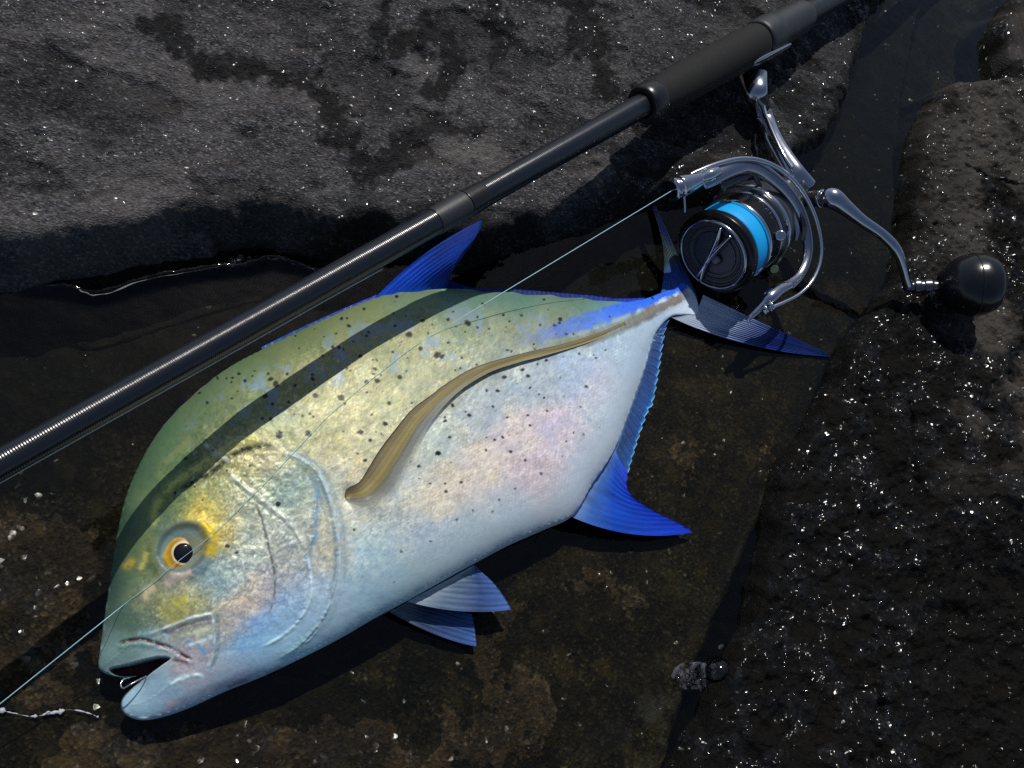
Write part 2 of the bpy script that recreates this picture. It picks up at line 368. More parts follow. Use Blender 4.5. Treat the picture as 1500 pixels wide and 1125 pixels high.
CRACKS_PX = [[(1325, 585), (1330, 640), (1335, 690), (1348, 735)], [(1270, 945), (1282, 1000), (1278, 1060)], [(1455, 545), (1468, 575), (1478, 610)],
             [(1400, 240), (1440, 262), (1500, 285)]]
def right_fn(x, y, d):
    px, py = px_of(x, y, Z_RIGHT)
    top = Z_RIGHT + 0.02 * sm(0.0, 0.2, d) + (relief(x, y, 1.9, 131) + 0.0035 * (1 - np.abs(2 * fbm(x * 75, y * 75, 3, 133) - 1)) - .003) * sm(-.008, .012, d)
    top = top - 0.010 * sm(1290, 1400, px) * sm(760, 860, py)                   # sunk, smoother lower right corner
    for cpx in CRACKS_PX:
        c = un([p[0] for p in cpx], [p[1] for p in cpx], Z_RIGHT)[:, :2]
        dc, _, pc = seg_dist(x + 0.010 * (fbm(x * 90, y * 90, 3, 5) - .5), y + 0.010 * (fbm(x * 90, y * 90, 3, 15) - .5), c); top = top - 0.006 * np.exp(-(dc / (0.0007 + .0016 * fbm(x * 120, y * 120, 2, 7))) ** 2) * sm(0, .2, pc) * sm(1, .8, pc)
    top = top - 0.0010 * sm(.64, .73, fbm(x * 80, y * 80, 3, 186, .55))
    fall = sm(0.004, -0.022, d)
    z = top * (1 - fall) - 0.045 * fall
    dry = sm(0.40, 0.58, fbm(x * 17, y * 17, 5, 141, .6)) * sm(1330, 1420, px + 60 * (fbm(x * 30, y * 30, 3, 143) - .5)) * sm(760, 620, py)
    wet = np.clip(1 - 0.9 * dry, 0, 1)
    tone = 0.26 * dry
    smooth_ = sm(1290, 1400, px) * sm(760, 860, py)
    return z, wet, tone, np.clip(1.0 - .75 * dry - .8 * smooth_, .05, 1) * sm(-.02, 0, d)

build_ground()
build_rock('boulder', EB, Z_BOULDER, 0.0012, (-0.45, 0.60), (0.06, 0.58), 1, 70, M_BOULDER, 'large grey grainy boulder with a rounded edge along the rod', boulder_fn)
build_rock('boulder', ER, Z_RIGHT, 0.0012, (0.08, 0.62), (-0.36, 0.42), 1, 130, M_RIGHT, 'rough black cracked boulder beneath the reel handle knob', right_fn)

WATER_Z = 0.0015
def build_water():
    gx = axis_lines(-0.42, 0.62, 0.004, 3); gy = axis_lines(-0.33, 0.55, 0.004, 3)
    X, Y = np.meshgrid(gx, gy, indexing='ij'); x = X.ravel(); y = Y.ravel()
    z = np.full(x.shape, WATER_Z)
    for line, hgt, wd in (([(20, 418), (60, 420), (105, 421), (125, 430), (155, 429), (200, 414), (250, 403), (320, 392), (345, 392), (375, 386), (395, 379), (430, 385), (470, 399)], 0.0055, 0.0030),
                          ([(-30, 1035), (15, 1043), (45, 1050), (80, 1045), (110, 1042), (150, 1052)], 0.0015, 0.004),
                          ([(680, 372), (740, 352), (800, 335), (880, 312), (950, 290)], 0.002, 0.002)):
        c = catmull(un([p[0] for p in line], [p[1] for p in line], WATER_Z)[:, :2], 60)
        dc, _, par = seg_dist(x, y, c)
        z = z + hgt * np.exp(-(dc / wd) ** 2) * sm(0, .1, par) * sm(1, .9, par) * (0.6 + 0.8 * fbm(x * 80, y * 80, 2, 3))
    z = z + 0.0006 * (fbm(x * 30, y * 30, 2, 41) - .5)
    o = mesh_obj('water', np.stack([x, y, z], 1), grid_quads(len(gx), len(gy)), M_WATER)
    return tag(o, 'still dark sea water filling the gaps between the rocks', None, kind='structure')
build_water()


# ------------------------------------------------------------------ fish
def vcol_mat(name, rough=0.35, metal=0.0, coat=0.3, bump=None, transl=0.0, alpha=False, spec=0.5):
    m, t, b = newmat(name); N = t.nodes; Lk = t.links
    a = N.new('ShaderNodeAttribute'); a.attribute_name = 'paint'
    Lk.new(a.outputs['Color'], b.inputs['Base Color'])
    b.inputs['Roughness'].default_value = rough; b.inputs['Metallic'].default_value = metal
    b.inputs['Specular IOR Level'].default_value = spec
    b.inputs['Coat Weight'].default_value = coat; b.inputs['Coat Roughness'].default_value = 0.16
    tc = N.new('ShaderNodeTexCoord')
    if bump:
        n = N.new('ShaderNodeTexNoise'); n.inputs['Scale'].default_value = bump[0]; n.inputs['Detail'].default_value = 3
        Lk.new(tc.outputs['Object'], n.inputs['Vector'])
        n2 = N.new('ShaderNodeTexNoise'); n2.inputs['Scale'].default_value = bump[0] * 0.22; n2.inputs['Detail'].default_value = 2
        Lk.new(tc.outputs['Object'], n2.inputs['Vector'])
        ad = N.new('ShaderNodeMath'); ad.operation = 'MULTIPLY_ADD'; ad.inputs[1].default_value = 2.0
        Lk.new(n2.outputs['Fac'], ad.inputs[0]); Lk.new(n.outputs['Fac'], ad.inputs[2])
        bp = N.new('ShaderNodeBump'); bp.inputs['Strength'].default_value = bump[1]; bp.inputs['Distance'].default_value = 0.001
        Lk.new(ad.outputs[0], bp.inputs['Height']); Lk.new(bp.outputs[0], b.inputs['Normal']); Lk.new(bp.outputs[0], b.inputs['Coat Normal'])
    last = b.outputs[0]
    if transl:
        tl = N.new('ShaderNodeBsdfTranslucent'); Lk.new(a.outputs['Color'], tl.inputs[0])
        mx = N.new('ShaderNodeMixShader'); mx.inputs[0].default_value = transl; Lk.new(last, mx.inputs[1]); Lk.new(tl.outputs[0], mx.inputs[2]); last = mx.outputs[0]
    if alpha:
        al = N.new('ShaderNodeAttribute'); al.attribute_name = 'clear'
        tr = N.new('ShaderNodeBsdfTransparent'); mx = N.new('ShaderNodeMixShader')
        Lk.new(al.outputs['Fac'], mx.inputs[0]); Lk.new(last, mx.inputs[1]); Lk.new(tr.outputs[0], mx.inputs[2]); last = mx.outputs[0]
    Lk.new(last, N['Material Output'].inputs[0])
    return m
M_SKIN = vcol_mat('fish_skin', 0.44, 0.10, 0.015, (800, 0.06), spec=0.2)
M_FIN = vcol_mat('fin_membrane', 0.55, 0.0, 0.08, (700, 0.15), 0.25, True, spec=0.25)
M_EYE = vcol_mat('eye_iris', 0.4, 0.0, 0.25)
M_PUPIL = simple('pupil_black', (0.004, 0.003, 0.006), 0.06, 0, 0.6)

OUTLINE = [(144, 974), (147, 950), (153, 905), (160, 860), (166, 820), (173, 778), (182, 738), (195, 702), (216, 660), (247, 616), (287, 577), (335, 541), (390, 512), (440, 487), (500, 459), (550, 439),
           (600, 431), (650, 429), (700, 430), (745, 433), (800, 437), (860, 442), (905, 444), (940, 439), (968, 429), (990, 420), (1001, 414), (1013, 424), (1022, 442), (1021, 460), (1002, 461), (984, 464), (968, 478),
           (955, 500), (940, 548), (923, 595), (896, 664), (864, 713), (838, 756), (795, 777), (745, 799), (694, 826), (645, 853), (597, 880), (545, 908), (497, 936), (440, 965), (385, 991), (330, 1013),
           (280, 1036), (240, 1050), (208, 1055), (186, 1048), (177, 1035), (181, 1021), (195, 1007), (207, 997), (205, 991), (185, 993), (165, 990), (150, 984)]
OUT = catmull(OUTLINE, 420, True)
MOUTH = catmull([(161, 979), (188, 972), (213, 965), (234, 961), (250, 964), (238, 974), (222, 986), (207, 998), (200, 992), (180, 992), (165, 988)], 60, True)
AX = np.array([0.851, -0.525])
def axis_s(px, py): return (px - 150) * AX[0] + (py - 970) * AX[1]
def zmid(px, py):
    return np.interp(axis_s(px, py), [-50, 0, 150, 350, 550, 750, 900, 1000, 1100, 1250], [.015, .016, .021, .024, .023, .019, .0125, .0085, .0065, .005])

STEP = 1.4
gxs = np.arange(136, 1046, STEP); gys = np.arange(406, 1066, STEP)
GX, GY = np.meshgrid(gxs, gys, indexing='ij')
# smooth swelling of the flank: Poisson's equation inside the outline
CS = 4.0
cxs = np.arange(128, 1052, CS); cys = np.arange(398, 1074, CS)
CX, CY = np.meshgrid(cxs, cys, indexing='ij')
cin = inside(CX, CY, OUT)
U = np.zeros(CX.shape)
for it in range(2600):
    U[1:-1, 1:-1] = np.where(cin[1:-1, 1:-1], 0.25 * (U[2:, 1:-1] + U[:-2, 1:-1] + U[1:-1, 2:] + U[1:-1, :-2] + 1.0), 0)
cd_, _, _ = seg_dist(CX, CY, OUT[::2], True)
ratio = np.where(cin, U / np.maximum(cd_, 1.0), 0); msk = cin.copy()
for it in range(4):
    s_ = np.zeros_like(ratio); n_ = np.zeros_like(ratio)
    for dx in (-1, 0, 1):
        for dy in (-1, 0, 1):
            s_ += np.roll(ratio * msk, (dx, dy), (0, 1)); n_ += np.roll(msk.astype(float), (dx, dy), (0, 1))
    ratio = np.where(msk, ratio, s_ / np.maximum(n_, 1)); msk = msk | (n_ > 0)
def bilerp(A, xs0, ys0, st, x, y):
    fx = np.clip((x - xs0) / st, 0, A.shape[0] - 1.001); fy = np.clip((y - ys0) / st, 0, A.shape[1] - 1.001)
    i = fx.astype(int); j = fy.astype(int); a = fx - i; b = fy - j
    return (A[i, j] * (1 - a) + A[i + 1, j] * a) * (1 - b) + (A[i, j + 1] * (1 - a) + A[i + 1, j + 1] * a) * b

cell_in = inside(GX[:-1, :-1] + STEP / 2, GY[:-1, :-1] + STEP / 2, OUT)
ny = len(gys)
I, J = np.nonzero(cell_in)
Q = np.stack([I * ny + J, (I + 1) * ny + J, (I + 1) * ny + J + 1, I * ny + J + 1], 1)
used = np.zeros(GX.size, bool); used[Q.ravel()] = True
cnt = np.bincount(Q.ravel(), minlength=GX.size)
rim = used & (cnt < 4)
vx = GX.ravel().copy(); vy = GY.ravel().copy()
# snap the rim onto the traced outline
def snap(rx, ry):
    best = np.full(rx.shape, 1e18); bx = rx.copy(); by = ry.copy()
    for k in range(len(OUT)):
        a_ = OUT[k]; d_ = OUT[(k + 1) % len(OUT)] - a_
        t_ = np.clip(((rx - a_[0]) * d_[0] + (ry - a_[1]) * d_[1]) / (d_ @ d_ + 1e-12), 0, 1)
        qx = a_[0] + t_ * d_[0]; qy = a_[1] + t_ * d_[1]; q = (rx - qx) ** 2 + (ry - qy) ** 2
        m_ = q < best; best = np.where(m_, q, best); bx = np.where(m_, qx, bx); by = np.where(m_, qy, by)
    return bx, by
ed_ = np.concatenate([Q[:, [0, 1]], Q[:, [1, 2]], Q[:, [2, 3]], Q[:, [3, 0]]]); ed_.sort(axis=1)
key = ed_[:, 0].astype(np.int64) * GX.size + ed_[:, 1]; uk, uc = np.unique(key, return_counts=True)
be = uk[uc == 1]; be = np.stack([be // GX.size, be % GX.size], 1)
for it in range(7):
    sxx = np.zeros(GX.size); syy = np.zeros(GX.size); cc_ = np.zeros(GX.size)
    for i0, i1 in ((0, 1), (1, 0)):
        np.add.at(sxx, be[:, i0], vx[be[:, i1]]); np.add.at(syy, be[:, i0], vy[be[:, i1]]); np.add.at(cc_, be[:, i0], 1)
    if it:
        ok = rim & (cc_ > 0); vx[ok] = .4 * vx[ok] + .6 * sxx[ok] / cc_[ok]; vy[ok] = .4 * vy[ok] + .6 * syy[ok] / cc_[ok]
    vx[rim], vy[rim] = snap(vx[rim], vy[rim])
VXg = vx.reshape(GX.shape); VYg = vy.reshape(GX.shape); ug = used.reshape(GX.shape); rg_ = rim.reshape(GX.shape)
nearr = rg_.copy()
for it in range(4):
    nearr = nearr | np.roll(nearr, 1, 0) | np.roll(nearr, -1, 0) | np.roll(nearr, 1, 1) | np.roll(nearr, -1, 1)
mv = nearr & ug & ~rg_
for it in range(14):
    ax_ = (np.roll(VXg, 1, 0) + np.roll(VXg, -1, 0) + np.roll(VXg, 1, 1) + np.roll(VXg, -1, 1)) / 4
    ay_ = (np.roll(VYg, 1, 0) + np.roll(VYg, -1, 0) + np.roll(VYg, 1, 1) + np.roll(VYg, -1, 1)) / 4
    VXg = np.where(mv, ax_, VXg); VYg = np.where(mv, ay_, VYg)
vx = VXg.ravel(); vy = VYg.ravel()
idx = np.full(GX.size, -1); idx[used] = np.arange(used.sum())
Q = idx[Q]; vx = vx[used]; vy = vy[used]; rim = rim[used]
vd, _, _ = seg_dist(vx, vy, OUT[::2], True); vd[rim] = 0
u_ = bilerp(ratio, cxs[0], cys[0], CS, vx, vy) * vd
umax = u_.max()
h = 0.033 * (u_ / umax) ** 0.52
h = np.where(rim, 0, h)
# thick peduncle and blunt snout
sA = axis_s(vx, vy)
h = h * np.interp(sA, [-20, 60, 200, 760, 900, 960, 1000, 1020], [1.0, 1.0, 1.0, 1.0, 1.1, .7, .14, .04])

# ---- paint and modelling on the flank, positions read off the photograph (pixels)
DIRS = un(vx, vy, zmid(vx, vy))
def flank_px(hh):
    P = DIRS + np.stack([np.zeros_like(hh), np.zeros_like(hh), hh], 1)
    a, b, _ = proj(P); return a, b
qx, qy = flank_px(h)
relief_h = np.zeros(len(vx))
def band(line, wd, soft=1.0, n=60):
    L = catmull(line, n); x0, y0 = L.min(0) - wd * 4 - 4; x1, y1 = L.max(0) + wd * 4 + 4
    m = (qx > x0) & (qx < x1) & (qy > y0) & (qy < y1); r = np.zeros(len(qx)); s = np.zeros(len(qx)); p = np.zeros(len(qx)); d = np.full(len(qx), 1e6)
    dd, ss, pp = seg_dist(qx[m], qy[m], L); r[m] = np.exp(-(dd / wd) ** 2); s[m] = ss; p[m] = pp; d[m] = dd
    return r, s, p, d
fade = lambda p, a=.12: sm(0, a, p) * sm(1, 1 - a, p)

OPERC = [(404, 655), (441, 671), (466, 690), (482, 724), (492, 761), (497, 800), (496, 840), (482, 890), (463, 922), (433, 952), (400, 972)]
SUBOP = [(450, 690), (464, 715), (464, 750), (461, 785), (451, 812), (455, 840), (457, 872), (442, 905), (416, 931), (380, 950)]
PREOP = [(330, 690), (365, 720), (404, 749), (425, 769), (437, 788), (447, 810)]
CREASE = [(372, 735), (382, 757), (389, 782), (395, 808), (402, 840), (401, 877), (392, 905)]
LIPCR = [(172, 943), (190, 938), (211, 937), (241, 946), (262, 956), (283, 968)]
MAXTOP = [(215, 930), (247, 918), (270, 909), (290, 903), (316, 898)]
MAXEND = [(316, 898), (319, 925), (318, 958), (308, 985)]
BROW = [(224, 778), (228, 745), (240, 725), (258, 706), (300, 680), (339, 652), (360, 645), (382, 645)]
BROWDK = [(258, 722), (285, 706), (313, 690), (339, 668), (373, 655), (405, 656)]
wob = sm(.30, .62, fbm(qx / 12, qy / 12, 4, 210, .6))
def ridge(line, wd, hgt, fa=.12):
    global relief_h
    r, s, p, d = band(line, wd); relief_h = relief_h + hgt * (0.35 + wob) * r * fade(p, fa)
r, s, p, d = band(OPERC, 7); relief_h += 0.0011 * (.5 + .6 * wob) * np.where(s > 0, np.exp(-d / 10) * sm(0, 1.4, d), 0) * fade(p)
ridge([(x_ - 3, y_) for x_, y_ in OPERC], 2.4, .0003); ridge([(x_ - 17, y_ + 4) for x_, y_ in OPERC[1:8]], 5, -.0005)
r, s, p, d = band(SUBOP, 7); relief_h += 0.0008 * wob * np.where(s > 0, np.exp(-d / 8) * sm(0, 1.4, d), 0) * fade(p, .2)
ridge(SUBOP[4:], 2.2, .0006); ridge(PREOP, 3.2, .0008); ridge([(x_ + 2, y_ + 7) for x_, y_ in PREOP], 3, -.0006)
ridge(CREASE, 1.8, -.0005); ridge(LIPCR, 2.4, -.0010); ridge([(x_, y_ + 7) for x_, y_ in LIPCR], 4, .0006)
ridge(MAXTOP, 2.2, .0006); ridge([(x_ + 3, y_ + 7) for x_, y_ in MAXTOP], 3, -.0006); ridge(MAXEND, 2.4, -.0006); ridge([(x_ - 6, y_) for x_, y_ in MAXEND], 2.4, .0005)
ridge(BROW, 5, .0008); ridge(BROWDK, 3.5, -.0007); ridge([(298, 650), (315, 662), (335, 676)], 2.2, .0005)
ridge([(430, 952), (455, 935), (474, 905), (486, 880)], 2.2, .0005); ridge([(248, 1006), (262, 996), (280, 990), (300, 990)], 3, .0005)
head = sm(470, 380, axis_s(qx, qy))
cheek = np.clip(np.exp(-(((qx - 372) / 85) ** 2 + ((qy - 800) / 120) ** 2)) + np.exp(-(((qx - 330) / 90) ** 2 + ((qy - 680) / 36) ** 2)) + .6 * np.exp(-(((qx - 245) / 50) ** 2 + ((qy - 885) / 34) ** 2)), 0, 1)
relief_h += 0.0005 * head * (fbm(qx / 14, qy / 14, 4, 220, .6) - .5) + 0.0010 * cheek * (fbm(qx / 7, qy / 7, 4, 230, .65) - .5)
relief_h += 0.00016 * (1 - head) * (fbm((qx * .8 + qy * .6) / 5, (-qx * .6 + qy * .8) / 11, 3, 240, .6) - .5) * sm(10, 60, vd)
# eye socket
EYE = (271, 808)
ea = np.array([0.80, -0.60])
ex = (qx - EYE[0]) * ea[0] + (qy - EYE[1]) * ea[1]; ey = -(qx - EYE[0]) * ea[1] + (qy - EYE[1]) * ea[0]
er = np.hypot(ex / 46, (ey + 6) / 38)
relief_h += 0.0020 * np.exp(-((er - 0.95) / 0.22) ** 2) - 0.0022 * np.exp(-(er / 0.7) ** 2)
# pectoral pit and bulge
relief_h += 0.0022 * np.exp(-(((qx - 545) / 26) ** 2 + ((qy - 742) / 16) ** 2)) - 0.002 * np.exp(-(((qx - 512) / 9) ** 2 + ((qy - 722) / 14) ** 2))
# mouth interior sinks
mi = inside(qx, qy, MOUTH); md, _, _ = seg_dist(qx, qy, MOUTH, True)
mouth_m = np.where(mi, sm(0, 4, md), 0)
# scutes along the tail
SCUTE = [(700, 556), (760, 533), (830, 508), (870, 494), (915, 475), (960, 454), (985, 442), (1012, 428)]
r, s, p, d = band(SCUTE, 8)
sc_m = sm(12, 4, d) * sm(0.3, 0.6, p) * sm(1, .85, p)
saw = (p * 46) % 1.0
relief_h += sc_m * (0.0006 + 0.0004 * saw)
lump = fbm(qx / 60, qy / 60, 3, 200) - .5
relief_h += 0.0016 * lump * sm(0, 60, vd)
h2 = np.maximum(h + relief_h * sm(0, 14, vd), 0.0003 * (vd > 0))
h2 = h2 * (1 - mouth_m) - 0.004 * mouth_m
h2 = np.where(rim, 0, h2)
qx, qy = flank_px(h2)

CTRL = """165 850 60 84 70;178 800 66 92 68;185 760 75 100 70;172 905 72 96 84;198 705 85 110 74;240 645 92 116 72;300 583 98 118 68;370 535 104 122 68;450 495 108 124 72;530 460 112 128 78;
600 440 104 128 92;680 437 84 126 110;760 440 82 126 112;840 447 86 126 106;900 453 82 132 122;350 600 118 124 74;290 640 104 116 72;450 560 134 138 86;400 580 126 132 80;520 520 140 142 92;600 500 142 146 100;
680 480 128 142 106;760 480 136 142 102;820 480 128 138 104;480 620 158 158 106;560 590 164 164 116;640 560 160 162 120;720 525 142 152 126;420 640 150 148 94;520 650 190 186 140;580 640 180 182 142;460 690 186 176 130;
700 600 166 178 178;760 560 166 180 182;850 540 166 186 202;920 510 168 192 208;640 640 166 180 172;600 700 186 190 178;760 640 208 192 186;820 640 206 190 200;880 570 200 196 208;700 680 216 200 180;640 720 214 200 172;
790 700 206 182 186;900 600 184 196 212;840 740 186 192 206;760 770 176 190 202;680 800 166 186 196;600 850 156 186 190;550 800 172 194 190;540 880 152 180 182;520 760 198 198 180;640 790 168 186 196;860 690 180 190 208;
480 800 214 190 150;478 760 205 180 140;470 720 160 166 142;430 720 140 156 138;420 700 150 160 136;400 680 204 182 128;360 665 192 178 112;330 700 162 156 96;345 745 190 180 142;380 790 206 196 166;300 772 196 170 62;312 760 205 178 70;350 830 176 180 166;
360 880 216 182 156;390 860 212 182 156;340 900 205 175 150;300 840 130 162 162;325 855 150 168 160;270 862 150 160 132;250 885 162 152 92;236 870 190 165 125;262 850 200 170 150;220 860 104 126 84;210 812 140 138 70;197 830 84 110 76;240 730 112 126 72;230 685 92 112 72;218 752 128 134 80;
245 770 90 110 92;370 932 110 158 200;395 918 130 165 200;420 900 150 172 192;430 940 166 176 182;460 900 156 182 192;480 870 186 190 186;320 965 172 176 182;295 915 176 172 152;260 902 168 150 72;272 890 175 158 70;200 915 95 116 86;185 948 140 152 140;222 948 152 160 160;
230 1000 166 178 188;200 1035 162 172 182;260 1020 160 166 182;300 1000 184 176 186;290 970 196 152 150;265 962 190 160 155;350 985 170 166 182;400 962 170 176 192;170 967 132 142 136;990 440 190 206 222;960 470 176 202 222;1010 450 196 212 232;940 540 166 190 216;
450 930 160 178 190;505 900 160 184 186;505 700 196 190 160;440 780 170 168 150;420 820 190 175 150;425 860 160 170 180;480 640 172 168 118"""
C = np.array([[float(v) for v in t.split()] for t in CTRL.replace('\n', '').split(';')])
CL = lin(C[:, 2:])
wxn = 30 * (fbm(qx / 38, qy / 38, 4, 300, .6) - .5); wyn = 30 * (fbm(qx / 38, qy / 38, 4, 310, .6) - .5)
paint = np.zeros((len(qx), 3)); wsum = np.zeros(len(qx))
for k in range(len(C)):
    d2 = (qx + wxn - C[k, 0]) ** 2 + (qy + wyn - C[k, 1]) ** 2
    wk = np.exp(-d2 / (2 * 19 ** 2)) + 0.02 * np.exp(-d2 / (2 * 60 ** 2)) + 1e-9
    paint += wk[:, None] * CL[k]; wsum += wk
paint /= wsum[:, None]
ux = qx * 0.80 + qy * 0.60; uy = -qx * 0.60 + qy * 0.80          # across / along the scale rows
shim = fbm(ux / 3.4, uy / 7.5, 3, 320, .7); shim2 = fbm(qx / 9, qy / 9, 4, 330, .65); shim3 = fbm(qx / 26, qy / 26, 3, 340)
mid = sm(25, 90, vd)
belly = sm(640, 800, 0.35 * qx + qy - 60) * 0
amp = 0.16 + 0.28 * mid + .12 * cheek
n_mix = (shim - .5) * 1.0 + (shim2 - .5) * 0.9
grit = fbm(ux / 1.9, uy / 3.6, 2, 325, .8)
n_mix = n_mix * 0.8 + (grit - .5) * 0.9
paint *= np.clip(1 + amp * n_mix, 0.3, 2.2)[:, None]
hue = (shim3 - .5) + 0.7 * (shim2 - .5)
paint *= 1 + hue[:, None] * mid[:, None] * np.array([0.20, 0.06, -0.22])
# crinkled metallic leaf: sharp-edged brighter and duller patches, strongest on the head and shoulder
leafn = fbm(qx / 10 + .12 * (shim2 - .5) * 20, qy / 10, 5, 370, .62)
leaf = sm(.50, .56, leafn); fine_leaf = sm(.5, .58, fbm(qx / 3.6, qy / 3.6, 3, 375, .7))
leaf_m = sm(22, 60, vd) * (0.25 + 0.75 * sm(620, 420, axis_s(qx, qy)))
paint *= (1 + leaf_m * (0.14 * (leaf - .45) + 0.14 * (fine_leaf - .45)) * (1 + 1.2 * cheek))[:, None]
paint *= 1 + (leaf_m * leaf * sm(330, 160, axis_s(qx, qy)) * .0)[:, None] + leaf_m[:, None] * (leaf - .5)[:, None] * np.array([.08, .03, -.06])
# rows of small scales: darker rear rim on each, uneven in size and strength
sx_ = ux + 5 * (fbm(qx / 30, qy / 30, 2, 400) - .5); sy_ = uy + 5 * (fbm(qx / 30, qy / 30, 2, 401) - .5)
row = np.floor(sy_ / 4.6); fx_ = (sx_ / 5.4 + .5 * (row % 2)) % 1.0; fy_ = (sy_ / 4.6) % 1.0
rimd = np.hypot(fx_ - .25, (fy_ - .5) * 1.1); cellv = _hash(np.floor(sx_ / 5.4 + .5 * (row % 2)).astype(np.int64), row.astype(np.int64), 77)
sc_amt = (1 - head) * sm(14, 50, vd) * (.5 + .8 * sm(.4, .6, shim3))
paint *= (1 + sc_amt * (0.20 * (.5 - sm(.45, .75, rimd)) + 0.22 * (cellv - .5)))[:, None]
# bright guanine flecks
fl = (1 + cheek) * sm(0.66, 0.80, fbm(ux / 2.6, uy / 5.5, 2, 350, .6)) * mid * sm(0.45, 0.6, shim3)
paint += (fl * 0.16)[:, None] * np.array([1, .97, .86])
def stroke(line, wd, rgb, al, fa=.12, side=0):
    global paint
    r, s, p, d = band(line, wd)
    m = r * al * (fade(p, fa) if fa else 1)
    if side: m = m * (s * side > 0)
    m = m * np.clip(0.35 + 1.15 * sm(.38, .56, shim2), 0, 1.3)
    paint = paint * (1 - np.clip(m, 0, 1)[:, None]) + np.clip(m, 0, 1)[:, None] * lin(rgb)
stroke(OPERC, 7, (128, 152, 156), .6); stroke(OPERC, 1.8, (214, 216, 208), .6); stroke([(x_ - 6, y_ + 1) for x_, y_ in OPERC[1:8]], 2.2, (112, 128, 128), .6)  # gill plate edges: highlights and grey shading bands painted into the skin
stroke([(p_[0] + 9, p_[1] + 1) for p_ in OPERC], 3, (120, 142, 140), .5)
stroke(SUBOP[:6], 6, (128, 150, 156), .85); stroke(SUBOP[4:], 2.4, (215, 222, 225), .8)
stroke(PREOP, 4.5, (226, 214, 186), .9); stroke([(x_ + 1, y_ + 7) for x_, y_ in PREOP], 2.5, (120, 130, 120), .5)
stroke(CREASE, 1.8, (96, 92, 84), .8)
stroke([(430, 952), (455, 935), (474, 905), (486, 880)], 2.2, (225, 230, 232), .8)
stroke(BROW, 6, (196, 190, 100), .85); stroke(BROWDK, 4.5, (62, 66, 42), .85)
stroke([(338, 655), (355, 645), (380, 645)], 6, (214, 196, 96), .9)
stroke([(298, 650), (315, 662), (335, 676)], 3, (190, 196, 170), .8)
stroke([(226, 700), (250, 668), (282, 640)], 8, (134, 136, 84), .5)
stroke(MAXTOP, 2, (222, 222, 220), .85); stroke([(232, 930), (262, 921), (290, 913), (312, 910)], 4.5, (122, 112, 118), .85)
stroke([(258, 934), (285, 926), (312, 918)], 3, (222, 210, 180), .8); stroke([(268, 938), (288, 946), (304, 960)], 4, (120, 150, 176), .8)
stroke([(275, 945), (298, 938), (312, 930)], 2.2, (232, 232, 226), .8)
stroke(MAXEND, 3, (120, 124, 140), .6); stroke([(x_ - 5, y_) for x_, y_ in MAXEND], 2, (214, 210, 204), .45)
stroke(LIPCR, 2.6, (92, 48, 52), .95); stroke([(200, 930), (225, 926), (250, 934)], 3, (150, 178, 180), .6)
stroke([(250, 967), (266, 968), (276, 970)], 2, (120, 70, 70), .8)
stroke([(248, 1006), (262, 996), (280, 990), (300, 990)], 3.4, (222, 226, 230), .7)
stroke([(240, 1040), (275, 1022), (330, 1000), (385, 975)], 5, (150, 128, 138), .4)
stroke([(330, 1008), (360, 996), (395, 984), (440, 963)], 4, (118, 84, 92), .6)
stroke([(238, 1046), (250, 1030), (262, 1024)], 5, (206, 160, 160), .6)
# adipose eyelid rings and yellow behind the eye
em = np.clip(sm(1.15, 0.8, er), 0, 1); paint = paint * (1 - .8 * em[:, None]) + .8 * em[:, None] * lin((120, 126, 106))
rg = np.exp(-((er - .82) / .10) ** 2); paint = paint * (1 - .6 * rg[:, None]) + .6 * rg[:, None] * lin((70, 84, 84))
rg = np.exp(-((er - .62) / .10) ** 2) * sm(5, -12, ey); paint = paint * (1 - .6 * rg[:, None]) + .6 * rg[:, None] * lin((118, 146, 156))
stroke([(292, 766), (308, 775), (312, 796), (306, 818)], 9, (206, 176, 40), .85)
stroke([(204, 838), (212, 820), (216, 808)], 5, (200, 176, 96), .8); stroke([(186, 828), (192, 824)], 6, (196, 160, 62), .9, 0)
stroke([(240, 856), (255, 846), (272, 842), (282, 840)], 6, (214, 186, 166), .85); stroke([(207, 880), (216, 866), (228, 858)], 7, (206, 182, 140), .85)
stroke([(255, 888), (266, 880), (272, 870)], 6, (206, 182, 60), .8)
stroke([(240, 905), (260, 880), (262, 905), (245, 900)], 9, (172, 160, 84), .5)
# blue flash above the scutes, brown scutes
BL = [(742, 503), (790, 492), (840, 478), (890, 460), (935, 444), (975, 427), (1000, 419)]
r, s, p, d = band(BL, 12); bw = np.interp(p, [0, .2, .5, .8, 1], [8, 12, 13, 12, 8])
bm = sm(1.15, .55, d / bw + 1.1 * (shim2 - .5)) * sm(0, .3, p) * (0.55 + .45 * sm(.3, .6, p))
paint = paint * (1 - bm[:, None]) + bm[:, None] * lin((44, 104, 226)) * (0.8 + 0.5 * shim[:, None])
r, s, p, d = band(SCUTE, 8); sm_ = sm(1.25, .5, (d + 9 * (shim2 - .5)) / np.interp(p, [.3, .6, 1], [9, 10, 7])) * sm(.30, .40, p) * sm(1.0, .90, p) * .85
sc_col = lin((118, 106, 78)) * (0.80 + 0.36 * saw[:, None]) * (0.85 + .4 * (shim[:, None] - .3))
paint = paint * (1 - sm_[:, None]) + sm_[:, None] * sc_col
stroke([(830, 494), (880, 478), (930, 458)], 3, (150, 170, 180), .5)
stroke([(955, 500), (940, 548), (923, 595), (896, 664), (866, 713)], 4, (206, 222, 238), .7)
stroke([(838, 752), (795, 773), (745, 795), (694, 822), (645, 849)], 3, (150, 160, 172), .5)
# bluish washes on the back
bz = sm(.56, .7, fbm(qx / 20 + 5, qy / 20, 3, 360)) * sm(620, 540, qy + 0.25 * (qx - 500)) * sm(20, 60, vd) * .55
paint = paint * (1 - bz[:, None]) + bz[:, None] * lin((120, 146, 172))
